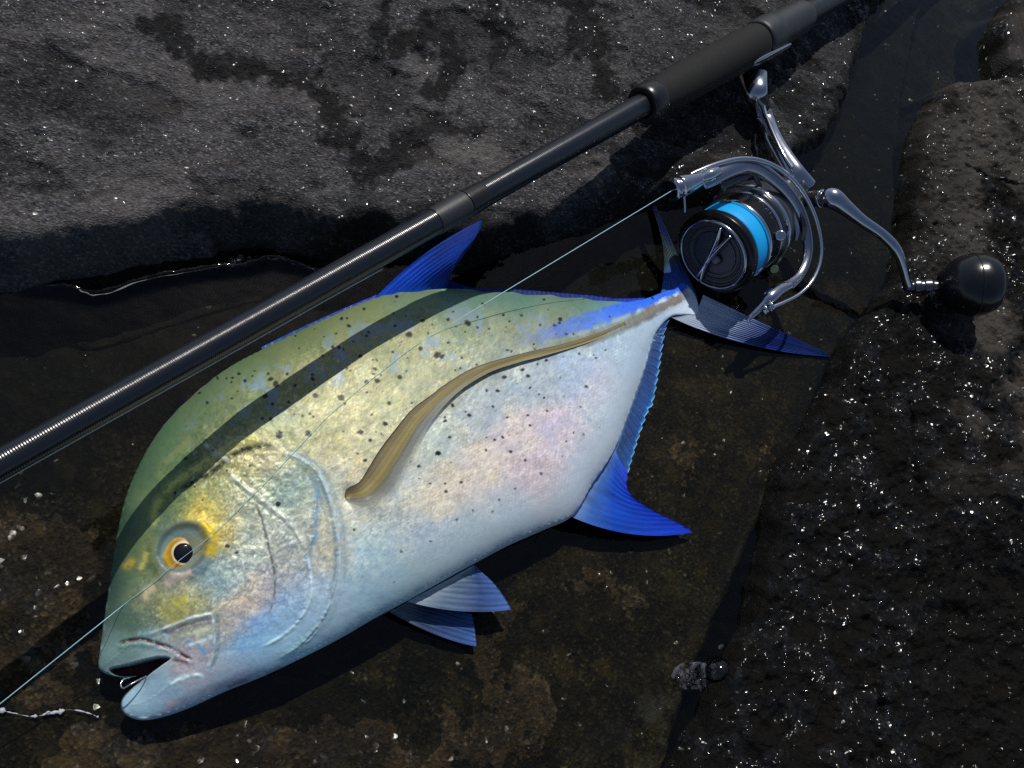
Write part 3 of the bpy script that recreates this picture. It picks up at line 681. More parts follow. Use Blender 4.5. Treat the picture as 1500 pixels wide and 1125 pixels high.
# spots
SP = [(150 + a / 2.727, 380 + b / 2.727, r_) for a, b, r_ in [(545, 457, 2.4), (570, 485, 2.4), (418, 572, 2), (672, 478, 3), (693, 497, 4), (737, 457, 2.4), (770, 503, 3), (838, 460, 2.6), (840, 478, 3), (650, 545, 3.6), (850, 545, 4), (953, 553, 4.4),
      (968, 577, 2.6), (680, 578, 2.4), (745, 570, 2.6), (705, 703, 4.6), (712, 690, 3), (822, 697, 4.4), (670, 637, 3), (640, 635, 1.8), (800, 625, 1.8), (828, 617, 1.8), (1030, 385, 3), (1088, 437, 3.2), (1098, 485, 3.8), (1055, 490, 3),
      (1187, 470, 3.6), (1145, 575, 3), (1030, 690, 3.8), (1070, 722, 2.6), (1130, 655, 2.8), (1225, 300, 5), (1338, 383, 5), (1355, 390, 3), (1280, 245, 2.6), (1380, 240, 2.8), (1270, 355, 3.2), (1160, 370, 2), (955, 237, 2.6), (1045, 198, 2.4),
      (985, 265, 2.4), (945, 352, 2.6), (920, 350, 2), (880, 385, 2), (1055, 305, 2.2), (1168, 265, 2.6), (590, 825, 2.2), (702, 978, 3.8), (330, 795, 2.2), (1398, 583, 2.4), (1370, 645, 2.4), (1340, 775, 3), (1460, 255, 4.4), (1175, 148, 2.4)]]
SP += [(460 + a / 2.343, 380 + b / 2.343, r_) for a, b, r_ in [(650, 190, 2), (790, 138, 2), (845, 205, 2.8), (715, 378, 3), (735, 400, 3.2), (653, 403, 3), (630, 450, 2.8), (592, 450, 2.4), (797, 347, 2.4), (475, 500, 2.4), (533, 535, 2.6), (450, 555, 2.4),
      (465, 610, 2.2), (427, 663, 3), (590, 655, 2), (620, 620, 2), (648, 610, 2), (675, 660, 2), (725, 690, 2), (740, 570, 2), (790, 475, 2), (800, 520, 2), (935, 437, 2.2), (890, 595, 1.6), (925, 600, 1.8), (865, 625, 2), (780, 735, 2.2),
      (690, 787, 2), (635, 825, 2.2), (545, 862, 2.2), (490, 893, 2), (400, 967, 2), (300, 1003, 2), (137, 928, 2.2), (275, 1108, 1.8), (450, 770, 2), (505, 765, 2), (453, 797, 2.2), (400, 770, 1.8), (360, 710, 2.4), (175, 690, 2.6), (243, 565, 2.4)]]
SP += [(333, 800, 3), (346, 810, 2.4), (256, 722, 2.2)]
k_ = 0
while k_ < 170:
    a, b = rng.uniform(260, 900), rng.uniform(440, 440 + 330 * rng.uniform(.3, 1))
    if inside(np.array([a]), np.array([b]), OUT)[0]: SP.append((a, b, rng.uniform(.8, 1.9))); k_ += 1
for a, b, r_ in SP:
    m = (np.abs(qx - a) < 14) & (np.abs(qy - b) < 14)
    if not m.any(): continue
    an = rng.uniform(-.4, .9); el = rng.uniform(1.0, 1.45)
    dx = (qx[m] - a) * math.cos(an) + (qy[m] - b) * math.sin(an); dy = -(qx[m] - a) * math.sin(an) + (qy[m] - b) * math.cos(an)
    rr = np.hypot(dx / el, dy * el ** .3) / (r_ * 0.98) + 0.9 * (shim2[m] - .5)
    f = (sm(1.25, .75, rr) * (.94 if r_ > 1.3 else .65))[:, None]
    paint[m] = paint[m] * (1 - f) + f * lin((22, 20, 26))
paint = paint * (1 - mouth_m[:, None]) + mouth_m[:, None] * lin((74, 30, 32))
lm = np.where(mi, 0, np.exp(-(md / 5) ** 2)) * sm(1000, 980, qy) * .5
paint = paint * (1 - lm[:, None]) + lm[:, None] * lin((178, 176, 172))
pale = sm(-90, 110, (qx - 520) * 0.525 + (qy - 640) * 0.851) * sm(180, 330, axis_s(qx, qy) + 60)      # silvery lower flank
paint *= (1 + 0.12 * pale)[:, None] * np.array([1.0, 1.02, 1.06]) ** pale[:, None]
low_m = sm(120, 20, vd) * sm(-40, 60, (qx - 520) * 0.525 + (qy - 700) * 0.851) * sm(150, 260, axis_s(qx, qy)) * sm(980, 860, axis_s(qx, qy))
paint = paint * (1 - .45 * low_m[:, None]) + .45 * low_m[:, None] * np.array([.50, .66, .70])
jaw_m = sm(330, 240, axis_s(qx, qy)) * sm(900, 960, qy); paint *= (1 + .25 * jaw_m)[:, None]
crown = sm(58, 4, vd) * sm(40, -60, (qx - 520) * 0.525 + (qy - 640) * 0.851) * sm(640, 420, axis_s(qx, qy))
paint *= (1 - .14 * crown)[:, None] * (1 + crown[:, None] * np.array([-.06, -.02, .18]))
cool = np.clip(sm(470, 380, axis_s(qx, qy)) * (1 - .85 * np.exp(-(((qx - 300) / 40) ** 2 + ((qy - 790) / 50) ** 2)) - .6 * np.exp(-(((qx - 330) / 80) ** 2 + ((qy - 665) / 26) ** 2))), 0, 1)
paint *= 1 + cool[:, None] * np.array([-.12, .05, .18])
paint *= 1 + (sm(900, 960, qy) * sm(330, 240, axis_s(qx, qy)))[:, None] * np.array([-.06, .07, .02])
lum_ = paint @ np.array([.25, .65, .10]); ds_m = (.14 * sm(250, 330, axis_s(qx, qy)) * (1 - np.clip(bm + sm_, 0, 1)))[:, None]
paint = paint * (1 - ds_m) + ds_m * lum_[:, None]
paint = np.clip(paint * 0.95, 0.004, 0.84)

# ---- body: flank above, flank below, one closed mesh
nb = len(vx); top = DIRS + np.stack([0 * h2, 0 * h2, h2], 1)
intr = np.nonzero(~rim)[0]; bidx = np.arange(nb); bidx[intr] = nb + np.arange(len(intr))
hb = np.minimum(h * 0.92, np.maximum(DIRS[:, 2] - 0.0005, 0.001))
bot = DIRS - np.stack([0 * hb, 0 * hb, hb], 1)
VV = np.r_[top, bot[intr]]
QT = Q[:, ::-1]; QB = bidx[Q]
fish = thing('fish', 'deep bodied silver and olive fish with bright blue fins lying on wet rock', 'fish')
mesh_obj('body', VV, np.r_[QT, QB], M_SKIN, fish, attrs={'paint': np.r_[paint, paint[intr]]})

# height of the flank seen at a pixel
ZR = 4.0; zx0, zy0 = 120, 380; zn = (int(960 / ZR), int(720 / ZR))
qx, qy = flank_px(h2)
bi = np.clip(((qx - zx0) / ZR).round().astype(int), 0, zn[0] - 1); bj = np.clip(((qy - zy0) / ZR).round().astype(int), 0, zn[1] - 1)
zs = np.zeros(zn); zc = np.zeros(zn); np.add.at(zs, (bi, bj), top[:, 2]); np.add.at(zc, (bi, bj), 1)
ZM = np.where(zc > 0, zs / np.maximum(zc, 1), 0); mk = zc > 0
for it in range(12):
    s_ = np.zeros(zn); n_ = np.zeros(zn)
    for dx in (-1, 0, 1):
        for dy in (-1, 0, 1):
            s_ += np.roll(ZM * mk, (dx, dy), (0, 1)); n_ += np.roll(mk.astype(float), (dx, dy), (0, 1))
    ZM = np.where(mk, ZM, s_ / np.maximum(n_, 1)); mk = mk | (n_ > 0)
def ztop(px, py): return bilerp(ZM, zx0, zy0, ZR, np.asarray(px, float), np.asarray(py, float))

def fin(name, base, outer, zf, colf, nu=110, nv=36, rays=22, bow=None, ripple=0.0005, serr=0.0, clear=None, thick=0.0003, label=None):
    """membrane ruled between a base curve and an outer margin (pixels); zf(px, py, u, v) gives its height"""
    B = even(base, nu); O = even(outer[0] if isinstance(outer, tuple) else outer, nu)
    u = np.linspace(0, 1, nu)[:, None]; v = np.linspace(0, 1, nv)[None, :]
    if serr: O = O + (O - B) / np.maximum(np.linalg.norm(O - B, axis=1)[:, None], 1) * (serr * (((u * rays) % 1.0) - .5))
    Pxy = B[:, None] * (1 - v[..., None]) + O[:, None] * v[..., None]
    if bow is not None: Pxy = Pxy + np.asarray(bow)[None, None] * (4 * v * (1 - v) * (1 - u) ** 3)[..., None]
    px, py = Pxy[..., 0].ravel(), Pxy[..., 1].ravel()
    uu = np.broadcast_to(u, (nu, nv)).ravel(); vv = np.broadcast_to(v, (nu, nv)).ravel()
    ph = uu * rays * 2 * math.pi + 3.0 * (fbm(uu * 7, vv * 2.5, 3, 510 + int(base[0][0])) - .5)
    z = zf(px, py, uu, vv) + ripple * np.sin(ph) * (.5 + fbm(uu * 9, vv * 2, 2, 520)) * np.minimum(1, vv * 3)
    P = un(px, py, z)
    c = colf(px, py, uu, vv)
    c = c * (0.92 + 0.14 * (0.5 + .5 * np.sin(ph + 1.0)) * (0.3 + .7 * vv))[:, None] * (0.6 + 0.8 * fbm(uu * rays * .9, vv * 3, 4, 500 + int(base[0][1]), .6))[:, None]
    cl = clear(px, py, uu, vv) if clear is not None else np.zeros(len(px))
    q = grid_quads(nu, nv); n = len(px)
    P2 = P - np.array([0, 0, thick])
    # closed thin sheet
    r0 = np.arange(nv); rN = (nu - 1) * nv + np.arange(nv); c0 = np.arange(nu) * nv; cN = c0 + nv - 1
    loop = np.r_[r0, cN[1:], rN[::-1][1:], c0[::-1][1:]]
    side = np.stack([loop[:-1], loop[1:], loop[1:] + n, loop[:-1] + n], 1)
    o = mesh_obj(name, np.r_[P, P2], np.r_[q[:, ::-1], q + n, side], M_FIN, fish, attrs={'paint': np.r_[c, c], 'clear': np.r_[cl, cl]})
    if label: o['label'] = label
    return o
def lerp_col(*stops):
    xs = [s_[0] for s_ in stops]; cs = np.array([lin(s_[1]) for s_ in stops])
    return lambda t: np.stack([np.interp(t, xs, cs[:, k]) for k in range(3)], 1)
BLUE = (28, 62, 214)
edge_z = lambda px, py, u, v: zmid(px, py)
# dorsal fins
fin('dorsal_fin', [(545, 441), (580, 434), (620, 430), (660, 430), (696, 431)], (even([(707, 321), (702, 338), (690, 358), (674, 382), (660, 402), (664, 412), (700, 424)], 110),),
    lambda px, py, u, v: zmid(px, py) + 0.034 * v ** 1.4 * sm(1, .3, u), lambda px, py, u, v: lerp_col((0, (18, 84, 226)), (.3, (16, 78, 214)), (.55, (20, 64, 170)), (1, (22, 48, 130)))(v), rays=16, bow=(-6, -8), ripple=0.00018)
fin('dorsal_fin', [(385, 517), (440, 489), (500, 461), (552, 440)], [(383, 508), (438, 481), (498, 454), (552, 431)], edge_z,
    lambda px, py, u, v: lerp_col((0, (50, 92, 150)), (1, (36, 70, 190)))(u), rays=8, nv=10)
fin('dorsal_fin', [(664, 432), (745, 434), (800, 438), (860, 443), (905, 445), (940, 440)], [(664, 420), (745, 423), (800, 427), (860, 432), (905, 437), (945, 436)], edge_z,
    lambda px, py, u, v: lerp_col((0, (20, 44, 120)), (.5, (18, 40, 120)), (1, (26, 66, 190)))(u), rays=40, serr=1.2, nv=12, ripple=.0002)
# anal fin
fin('anal_fin', [(837, 757), (850, 737), (864, 712), (896, 663), (923, 594), (940, 547), (955, 499), (972, 474)],
    (even([(1017, 780), (990, 764), (962, 751), (940, 738), (926, 727), (918, 712), (920, 694), (930, 658), (942, 621), (950, 600), (956, 590), (965, 542), (973, 489), (980, 468)], 110),),
    lambda px, py, u, v: zmid(px, py) + 0.002 * v - 0.010 * v * sm(.4, 0, u), lambda px, py, u, v: np.where((u < .38)[:, None],
        lerp_col((0, (120, 150, 200)), (.12, (60, 110, 190)), (.35, (18, 78, 196)), (1, (14, 56, 200)))(v), lerp_col((0, (84, 140, 200)), (.16, (14, 62, 122)), (.8, (12, 70, 140)), (.93, (24, 110, 190)), (1, (130, 205, 235)))(v)),
    rays=30, bow=(0, 14), serr=3.6, ripple=0.00016, nu=240)
# pelvic fins
fin('pelvic_fin', [(597, 881), (625, 866), (660, 847), (694, 828)], (even([(749, 893), (742, 880), (728, 860), (715, 846), (704, 837), (697, 829)], 110),),
    lambda px, py, u, v: zmid(px, py) * (1 - .35 * v) + .003 * v, lambda px, py, u, v: lerp_col((0, (170, 186, 194)), (.3, (110, 134, 160)), (.7, (56, 82, 134)), (1, (70, 108, 176)))(v), rays=9, bow=(0, 8), ripple=0.00015)
fin('pelvic_fin', [(570, 896), (580, 891), (590, 886), (600, 880)], (even([(698, 947), (697, 935), (695, 918), (691, 900)], 110),),
    lambda px, py, u, v: 0.012 - .004 * v, lambda px, py, u, v: lerp_col((0, (110, 128, 140)), (.35, (52, 72, 108)), (1, (60, 96, 160)))(v), rays=7, bow=(4, 8), ripple=0.00015)
# tail fin
fin('caudal_fin', [(968, 430), (985, 424), (1002, 424), (1022, 436)], (even([(946, 284), (947, 283), (950, 283), (953, 284)], 110),),
    lambda px, py, u, v: zmid(px, py) - .003 * v, lambda px, py, u, v: lerp_col((0, (60, 100, 180)), (.15, (44, 84, 170)), (.35, (86, 108, 100)), (.6, (40, 60, 120)), (1, (30, 40, 90)))(v), rays=12, bow=(14, 0), ripple=.0006)
fin('caudal_fin', [(984, 465), (1003, 461), (1022, 450), (1030, 432)], (even([(1216, 523), (1216, 522), (1216, 521), (1215, 519)], 110),),
    lambda px, py, u, v: zmid(px, py) - .004 * v, lambda px, py, u, v: lerp_col((0, (198, 212, 232)), (.22, (186, 200, 226)), (.45, (96, 118, 176)), (.62, (34, 56, 140)), (1, (60, 96, 176)))(v), rays=14, bow=(-6, 10), ripple=.0006)
# pectoral fin: long sickle lying over the flank
PU = [(505, 727), (508, 716), (526, 706), (540, 685), (556, 659), (578, 630), (603, 600), (631, 579), (652, 563), (695, 538), (759, 519), (823, 504), (870, 490), (915, 472)]
PL_ = [(507, 733), (516, 742), (548, 746), (574, 728), (588, 705), (602, 676), (619, 640), (640, 607), (673, 573), (716, 546), (759, 531), (801, 520), (864, 501), (918, 477)]
def pect_z(px, py, u, v):
    return ztop(px, py) + 0.0006 + 0.0042 * np.sin(np.clip(u * 1.06, 0, 1) * math.pi) ** 0.8 * (1 - 0.10 * v) - 0.0008 * v
def pect_c(px, py, u, v):
    a = lerp_col((0, (50, 44, 36)), (.05, (112, 100, 74)), (.25, (152, 140, 98)), (.45, (170, 156, 92)), (.62, (168, 168, 152)), (1, (178, 186, 186)))(v)
    b = lerp_col((0, (78, 72, 62)), (.1, (140, 130, 98)), (.5, (164, 150, 98)), (.9, (180, 172, 134)), (1, (160, 152, 118)))(v)
    f = sm(.35, .6, u)[:, None]; c_ = a * (1 - f) + b * f; c_ = c_ * ((.70 + .45 * fbm(v * 16, u * 3.0, 3, 540, .6)) * (1 + .07 * np.sin(v * 48 + 5 * fbm(u * 4, v * 3, 2, 541))))[:, None]; g = (sm(.09, .02, u) * sm(.8, .2, v))[:, None] * .6; return c_ * (1 - g) + g * lin((84, 72, 58))
fin('pectoral_fin', PU, (even(PL_, 140),), pect_z, pect_c, nu=140, rays=0.5, ripple=0.0003, clear=lambda px, py, u, v: .9 * sm(.45, 1.0, v) * sm(.6, .25, u))
# eye
def eye():
    nr, na = 26, 72
    rr = np.linspace(0, 1, nr)[:, None]; th = np.linspace(0, 2 * math.pi, na, endpoint=False)[None]
    lx = 35 * rr * np.cos(th); ly = 25 * rr * np.sin(th)
    px = (EYE[0] + lx * ea[0] - ly * ea[1]).ravel(); py = (EYE[1] + lx * ea[1] + ly * ea[0]).ravel()
    R_ = np.broadcast_to(rr, (nr, na)).ravel()
    z0 = float(ztop(EYE[0], EYE[1]))
    z = z0 - 0.0012 + 0.0024 * np.sqrt(np.clip(1 - R_ ** 2 * .98, 0, 1))
    d = np.hypot(px - 269, py - 810)
    c = lerp_col((0, (20, 14, 20)), (14, (20, 14, 20)), (15.5, (214, 196, 150)), (17.2, (206, 178, 110)), (19, (140, 108, 30)), (27, (204, 160, 26)), (34, (164, 138, 50)), (40, (110, 116, 100)))(d)
    c = c * (0.75 + 0.5 * fbm(px / 4, py / 4, 3, 600))[:, None]
    o = mesh_obj('eye', un(px, py, z), grid_quads(nr, na, True)[:, ::-1], M_EYE, fish, attrs={'paint': c})
    rr = np.linspace(0, 1, 10)[:, None]
    px = (269 + 14.8 * rr * np.cos(th)).ravel(); py = (810 + 14.2 * rr * np.sin(th)).ravel(); R_ = np.broadcast_to(rr, (10, na)).ravel()
    lx = (px - EYE[0]) * ea[0] + (py - EYE[1]) * ea[1]; ly = -(px - EYE[0]) * ea[1] + (py - EYE[1]) * ea[0]
    zz = z0 - 0.0012 + 0.0024 * np.sqrt(np.clip(1 - .98 * ((lx / 35) ** 2 + (ly / 25) ** 2), 0, 1)) + 0.0003 + 0.0006 * np.sqrt(1 - R_ ** 2)
    pu = mesh_obj('pupil', un(px, py, zz), grid_quads(10, na, True)[:, ::-1], M_PUPIL, o)
eye()
# ------------------------------------------------------------------ fishing rod
def rod_blank_mat():
    m, t, b = newmat('rod_blank'); N = t.nodes; Lk = t.links
    b.inputs['Base Color'].default_value = (0.008, 0.010, 0.016, 1); b.inputs['Roughness'].default_value = 0.24
    b.inputs['Specular IOR Level'].default_value = 0.55
    a = N.new('ShaderNodeAttribute'); a.attribute_name = 'along'
    mu = N.new('ShaderNodeMath'); mu.operation = 'MULTIPLY'; mu.inputs[1].default_value = 2 * math.pi / 0.0012; Lk.new(a.outputs['Fac'], mu.inputs[0])
    si = N.new('ShaderNodeMath'); si.operation = 'SINE'; Lk.new(mu.outputs[0], si.inputs[0])
    tc = N.new('ShaderNodeTexCoord'); n = N.new('ShaderNodeTexNoise'); n.inputs['Scale'].default_value = 420; n.inputs['Detail'].default_value = 4
    Lk.new(tc.outputs['Object'], n.inputs['Vector'])
    ad = N.new('ShaderNodeMath'); ad.operation = 'MULTIPLY_ADD'; ad.inputs[1].default_value = 1.8; Lk.new(n.outputs['Fac'], ad.inputs[0]); Lk.new(si.outputs[0], ad.inputs[2])
    bp = N.new('ShaderNodeBump'); bp.inputs['Strength'].default_value = 0.18; bp.inputs['Distance'].default_value = 0.0003
    Lk.new(ad.outputs[0], bp.inputs['Height']); Lk.new(bp.outputs[0], b.inputs['Normal'])
    return m
M_BLANK = rod_blank_mat()
M_SLEEVE = simple('dark_sleeve', (0.018, 0.020, 0.024), 0.45, bump=(900, 0.2, 0.0004))
M_FOAM = simple('eva_foam', (0.013, 0.013, 0.0125), 0.8, spec=0.25, bump=(1400, 0.5, 0.0005))
M_BLACKPL = simple('black_plastic', (0.008, 0.008, 0.009), 0.3)
RL, RR = 0.0069, 0.0100
PL = at(0., 680., 0.372); PR = at(1200., 10., 2 * RR * F / 33)
RAX = PR - PL; RLEN = np.linalg.norm(RAX); RAX = RAX / RLEN
def rod_t(px):
    ts = np.linspace(-0.3, RLEN + .4, 3000); q, _, _ = proj(PL + ts[:, None] * RAX)
    return float(np.interp(px, q, ts))
def rod_r(t): return RL + (RR - RL) * t / RLEN
def rod_depth(px): return float((PL + rod_t(px) * RAX - CAM) @ FWD)
rod = thing('fishing_rod', 'thick black fishing rod lying across the fish and boulder', 'fishing rod')
ts = np.linspace(-0.55, RLEN + .55, 260)
lathe('blank', PL, RAX, [(ts[0], 0)] + [(t, rod_r(t)) for t in ts] + [(ts[-1], 0)], M_BLANK, rod, 96, True)
t0, t1, t2 = rod_t(636), rod_t(680), rod_t(706)
lathe('sleeve', PL, RAX, rounded([(t0, rod_r(t0) * .98), (t0, rod_r(t0) * 1.055), (t1, rod_r(t1) * 1.10), (t1, rod_r(t1) * .98)], .1), M_SLEEVE, rod)
lathe('ferrule_ring', PL, RAX, rounded([(t1 + .0008, rod_r(t1) * .98), (t1 + .0008, rod_r(t1) * 1.08), (t2, rod_r(t2) * 1.04), (t2, rod_r(t2) * .98)], .1), M_BLACKPL, rod)
g0, g1, g2, g3, g4, g5 = rod_t(945), rod_t(962), rod_t(985), rod_t(1108), rod_t(1128), rod_t(1178)
lathe('foregrip', PL, RAX, rounded([(g0 + .006, .0095), (g0 + .006, .0128), (g1 + .004, .0140), (g2 + .02, .0155), (g3 - .03, .0162), (g3, .0158), (g3, .0095)], .3), M_FOAM, rod)
lathe('grip_ring', PL, RAX, rounded([(g0 - .004, .0098), (g0 - .004, .0135), (g0, .0148), (g0 + .012, .0146), (g0 + .012, .0098)], .3), M_BLACKPL, rod)
lathe('reel_seat', PL, RAX, rounded([(g3 + .0006, .0098), (g3 + .0006, .0168), (g4, .0170), (g4 + .002, .0152), (g5 - .006, .0142), (g5, .0120), (g5, .0098)], .25), M_SLEEVE, rod)

# ------------------------------------------------------------------ reel
M_SILVER = simple('polished_silver', (0.50, 0.50, 0.55), 0.16, 1.0)
M_ARM = simple('smoked_metal', (0.40, 0.40, 0.45), 0.18, 1.0)
M_STEEL = simple('bright_wire', (0.66, 0.66, 0.70), 0.10, 1.0)
M_GUN = simple('gunmetal', (0.10, 0.10, 0.115), 0.25, 0.8)
M_GREY = simple('satin_grey', (0.055, 0.055, 0.066), 0.38, 0.3)
M_LIP = simple('black_lip', (0.0045, 0.0045, 0.006), 0.25, 0, 0.4)
M_CHROME = simple('chrome_trim', (0.62, 0.63, 0.66), 0.12, 1.0)
M_BRAID = simple('cyan_braid', (0.004, 0.36, 0.80), 0.5, 0, 0.3, bump=(2500, .4, .0003))
M_KNOB = simple('black_rubber_knob', (0.006, 0.006, 0.008), 0.22, 0, 0.5)
reel = thing('fishing_reel', 'silver and black spinning reel wound with cyan braid', 'fishing reel')
KD = 1.065
DR = 0.60 * KD                                         # distance of the spool face from the camera
O = at(1046., 372., DR); VW = CAM - O; VW /= np.linalg.norm(VW)
e1 = -RAX - (-RAX @ VW) * VW; e1 /= np.linalg.norm(e1)
cosv = 0.77
A = cosv * VW + math.sqrt(1 - cosv ** 2) * e1      # spool axis, pointing to the rod tip
k = DR / F                                         # metres for one pixel here
def sp(name, prof, mat, r=.2, n=96, parent=reel): return lathe(name, O, A, rounded(prof, r), mat, parent, n)
spool = sp('spool', [(-.001, .0265), (.0005, .0300), (-.0012, .0328), (-.0060, .0330), (-.0090, .0308), (-.0098, .0285)], M_LIP)
sp('line_winding', [(-.0096, .0284), (-.0104, .0306), (-.0150, .0312), (-.0240, .0310), (-.0256, .0284)], M_BRAID, parent=spool)
sp('spool_rim', [(-.0252, .0280), (-.0252, .0326), (-.0272, .0330), (-.0282, .0318)], M_CHROME, parent=spool)
sp('spool_skirt', [(-.0276, .0300), (-.0282, .0318), (-.0350, .0322), (-.0410, .0325), (-.0416, .0300)], M_LIP, .1, parent=spool)
sp('skirt_trim', [(-.0412, .0300), (-.0412, .0332), (-.0440, .0334), (-.0444, .0300)], M_SILVER, parent=spool)
cap = sp('drag_knob', [(-.006, .0262), (.000, .0268), (.0012, .0258), (.0012, .0246), (-.0004, .0240), (-.0004, .0222), (.0004, .0218), (.0006, .0206), (-.0008, .0200), (-.0010, .0)], M_GREY, .2)
sp('drag_knob_ring', [(-.0005, .0282), (.0022, .0280), (.0030, .0270), (.0026, .0262), (-.0005, .0262)], M_SILVER, .25, parent=cap)
sp('drag_knob_groove', [(-.0006, .0178), (.0002, .0176), (.0002, .0170), (-.0008, .0168)], M_GUN, .2, parent=cap)
def onp(px, py, a0):
    d = ray(px, py); t = ((O + A * a0 - CAM) @ A) / (d @ A); return CAM + d * t[..., None]
gp = onp(np.array([1022., 1036., 1050., 1056.]), np.array([404., 384., 354., 334.]), .0030)
sweep('drag_grip', gp, [.0016, .0022, .0022, .0014], M_SILVER, cap, flat=(A, 1.4))
gp = onp(np.array([1026., 1034., 1046., 1071.]), np.array([411., 388., 372., 346.]), .0030)
sweep('drag_grip', gp, [.0012, .0020, .0022, .0014], M_SILVER, cap, flat=(A, 1.4))
bo = onp(np.array([1049.]), np.array([380.]), 0)[0]
lathe('drag_bolt', bo, A, rounded([(-.001, .0045), (.0012, .0045), (.0022, .003), (.0024, 0)], .3), M_GUN, cap, 32)
rotor = sp('rotor', [(-.0440, .0), (-.0440, .0310), (-.0470, .0345), (-.0560, .0352), (-.0700, .0320), (-.0800, .0240), (-.0830, .0)], M_GUN, .25)
sp('rotor_trim', [(-.0475, .0340), (-.0478, .0362), (-.0500, .0366), (-.0515, .0350)], M_CHROME, parent=rotor)
lathe('rotor_screw', onp(np.array([1143.]), np.array([345.]), -.036)[0], VW, rounded([(-.004, .004), (.0015, .004), (.002, .003), (.002, 0)], .2), M_STEEL, rotor, 24)
lathe('rotor_screw', onp(np.array([1134.]), np.array([394.]), -.042)[0], VW, rounded([(-.004, .004), (.0015, .0034), (.002, .0028), (.002, 0)], .2), simple('brass_screw', (.45, .50, .20), .25, 1), rotor, 24)
def P3(L, D):
    L = np.asarray(L, float); return at(L[:, 0], L[:, 1], KD * np.broadcast_to(np.asarray(D, float), (len(L),)))
def P3r(L, D): return P3(L, np.asarray(D, float) / KD)
# bail arms (broad polished bands) and the wire
BA = [(1030, 268), (1048, 258), (1075, 246), (1098, 243), (1125, 256), (1152, 280), (1172, 310), (1182, 345), (1183, 372), (1175, 398), (1160, 415), (1140, 426), (1122, 436)]
sweep('bail_arm', P3(BA, [.575, .578, .585, .592, .600, .606, .612, .616, .616, .612, .606, .600, .595]), np.array([10, 12, 12, 12, 10, 9, 8, 7.5, 7, 7, 8, 10, 8]) * k, M_ARM, rotor, 20, 120, flat=(VW, .55))
BA2 = [(1056, 270), (1080, 260), (1104, 252), (1108, 262), (1114, 274)]
sweep('bail_arm', P3(BA2, [.588, .594, .600, .603, .606]), np.array([10, 9, 6, 4, 3]) * k, M_GUN, rotor, 16, 60, flat=(VW, .6))
BW = [(1000, 262), (1022, 251), (1052, 240), (1085, 233), (1115, 236), (1145, 250), (1172, 276), (1192, 312), (1202, 350), (1202, 380), (1192, 408), (1172, 430), (1148, 443), (1128, 451)]
sweep('bail_wire', P3(BW, [.570, .573, .577, .583, .588, .594, .600, .605, .608, .607, .603, .598, .593, .590]), np.array([2.6, 3.4, 4, 4, 4, 3.6, 3.2, 2.8, 2.5, 2.5, 2.5, 2.6, 2.8, 3]) * k, M_STEEL, rotor, 12, 140)
sweep('bail_pivot', P3([(1158, 418), (1142, 425), (1128, 436), (1118, 446), (1104, 460), (1099, 464)], [.602, .600, .596, .594, .593, .593]), np.array([6, 10, 11, 6.5, 5, 4]) * k, M_SILVER, rotor, 20)
lathe('pivot_ring', P3([(1129, 448)], .590)[0], P3([(1108, 461)], .590)[0] - P3([(1135, 446)], .590)[0], rounded([(-.0012, .0), (-.0012, .0042), (.0012, .0042), (.0012, 0)], .2), M_STEEL, rotor, 24)
lathe('pivot_ring', P3([(1121, 453)], .590)[0], P3([(1108, 461)], .590)[0] - P3([(1135, 446)], .590)[0], rounded([(-.001, .0), (-.001, .0038), (.001, .0038), (.001, 0)], .2), M_STEEL, rotor, 24)
sweep('trip_lever', P3([(1100, 463), (1097, 468), (1098, 474)], .592), np.array([2.5, 2.2, 2]) * k, M_STEEL, rotor, 10, 20)
# line roller: bright cone with grooved end
c0 = P3([(986, 277)], .566)[0]; c1 = P3([(1040, 257)], .575)[0]; ax = c1 - c0; L_ = np.linalg.norm(ax)
lathe('line_roller', c0, ax, rounded([(-.001, 0), (-.001, .0064), (.0008, .0080), (.0024, .0082), (.0034, .0068), (.0050, .0068), (.0060, .0084), (.0100, .0078), (L_ * .75, .0048), (L_, .0040), (L_, 0)], .2), M_SILVER, rotor, 48)
sweep('roller_bolt', P3([(1028, 262), (1040, 256), (1052, 251)], [.570, .571, .573]), np.array([6, 9, 7]) * k, M_CHROME, rotor, 20, 30)
sweep('line_guard', P3([(1002, 288), (1003, 300), (1003, 311)], .566), np.array([1.6, 1.6, 1.4]) * k, M_STEEL, rotor, 10, 20)
# extra rotor arcs behind the skirt
for dx, rad, m_ in ((0, 5, M_SILVER), (14, 4, M_GUN)):
    sweep('rotor_arm', P3([(1118 + dx, 276), (1142 + dx, 288), (1158 + dx, 310), (1167 + dx * .8, 335), (1166 + dx * .6, 352)], .612), np.array([3, rad, rad, rad, 2]) * k, m_, rotor, 14, 60)
# gear body, stem and foot
body = lathe('gear_case', O, A, rounded([(-.078, .0), (-.080, .0200), (-.092, .0225), (-.108, .0210), (-.124, .014), (-.128, 0)], .3), M_GUN, reel, 64)
ds = rod_depth(1108)
stem = sweep('stem', P3([(1176, 276), (1164, 255), (1148, 232), (1131, 203), (1117, 168), (1108, 138), (1102, 112)], [.655, .650, .655, .665, .678, ds / KD - .004, (ds + .004) / KD]), np.array([22, 17, 16, 15.5, 16, 18, 24]) * k, M_SILVER, reel, 28, 80, flat=(VW, .55))
sweep('stem_rib', P3([(1160, 246), (1146, 224), (1130, 190), (1118, 158), (1112, 128)], [.636, .640, .650, .663, .676]), np.array([3.5, 3.2, 3.5, 4, 4]) * k, M_CHROME, stem, 12, 50)
fo = lambda px: PL + rod_t(px) * RAX
dn = np.cross(RAX, VW); dn = dn / np.linalg.norm(dn); dn = dn if dn @ UP < 0 else -dn
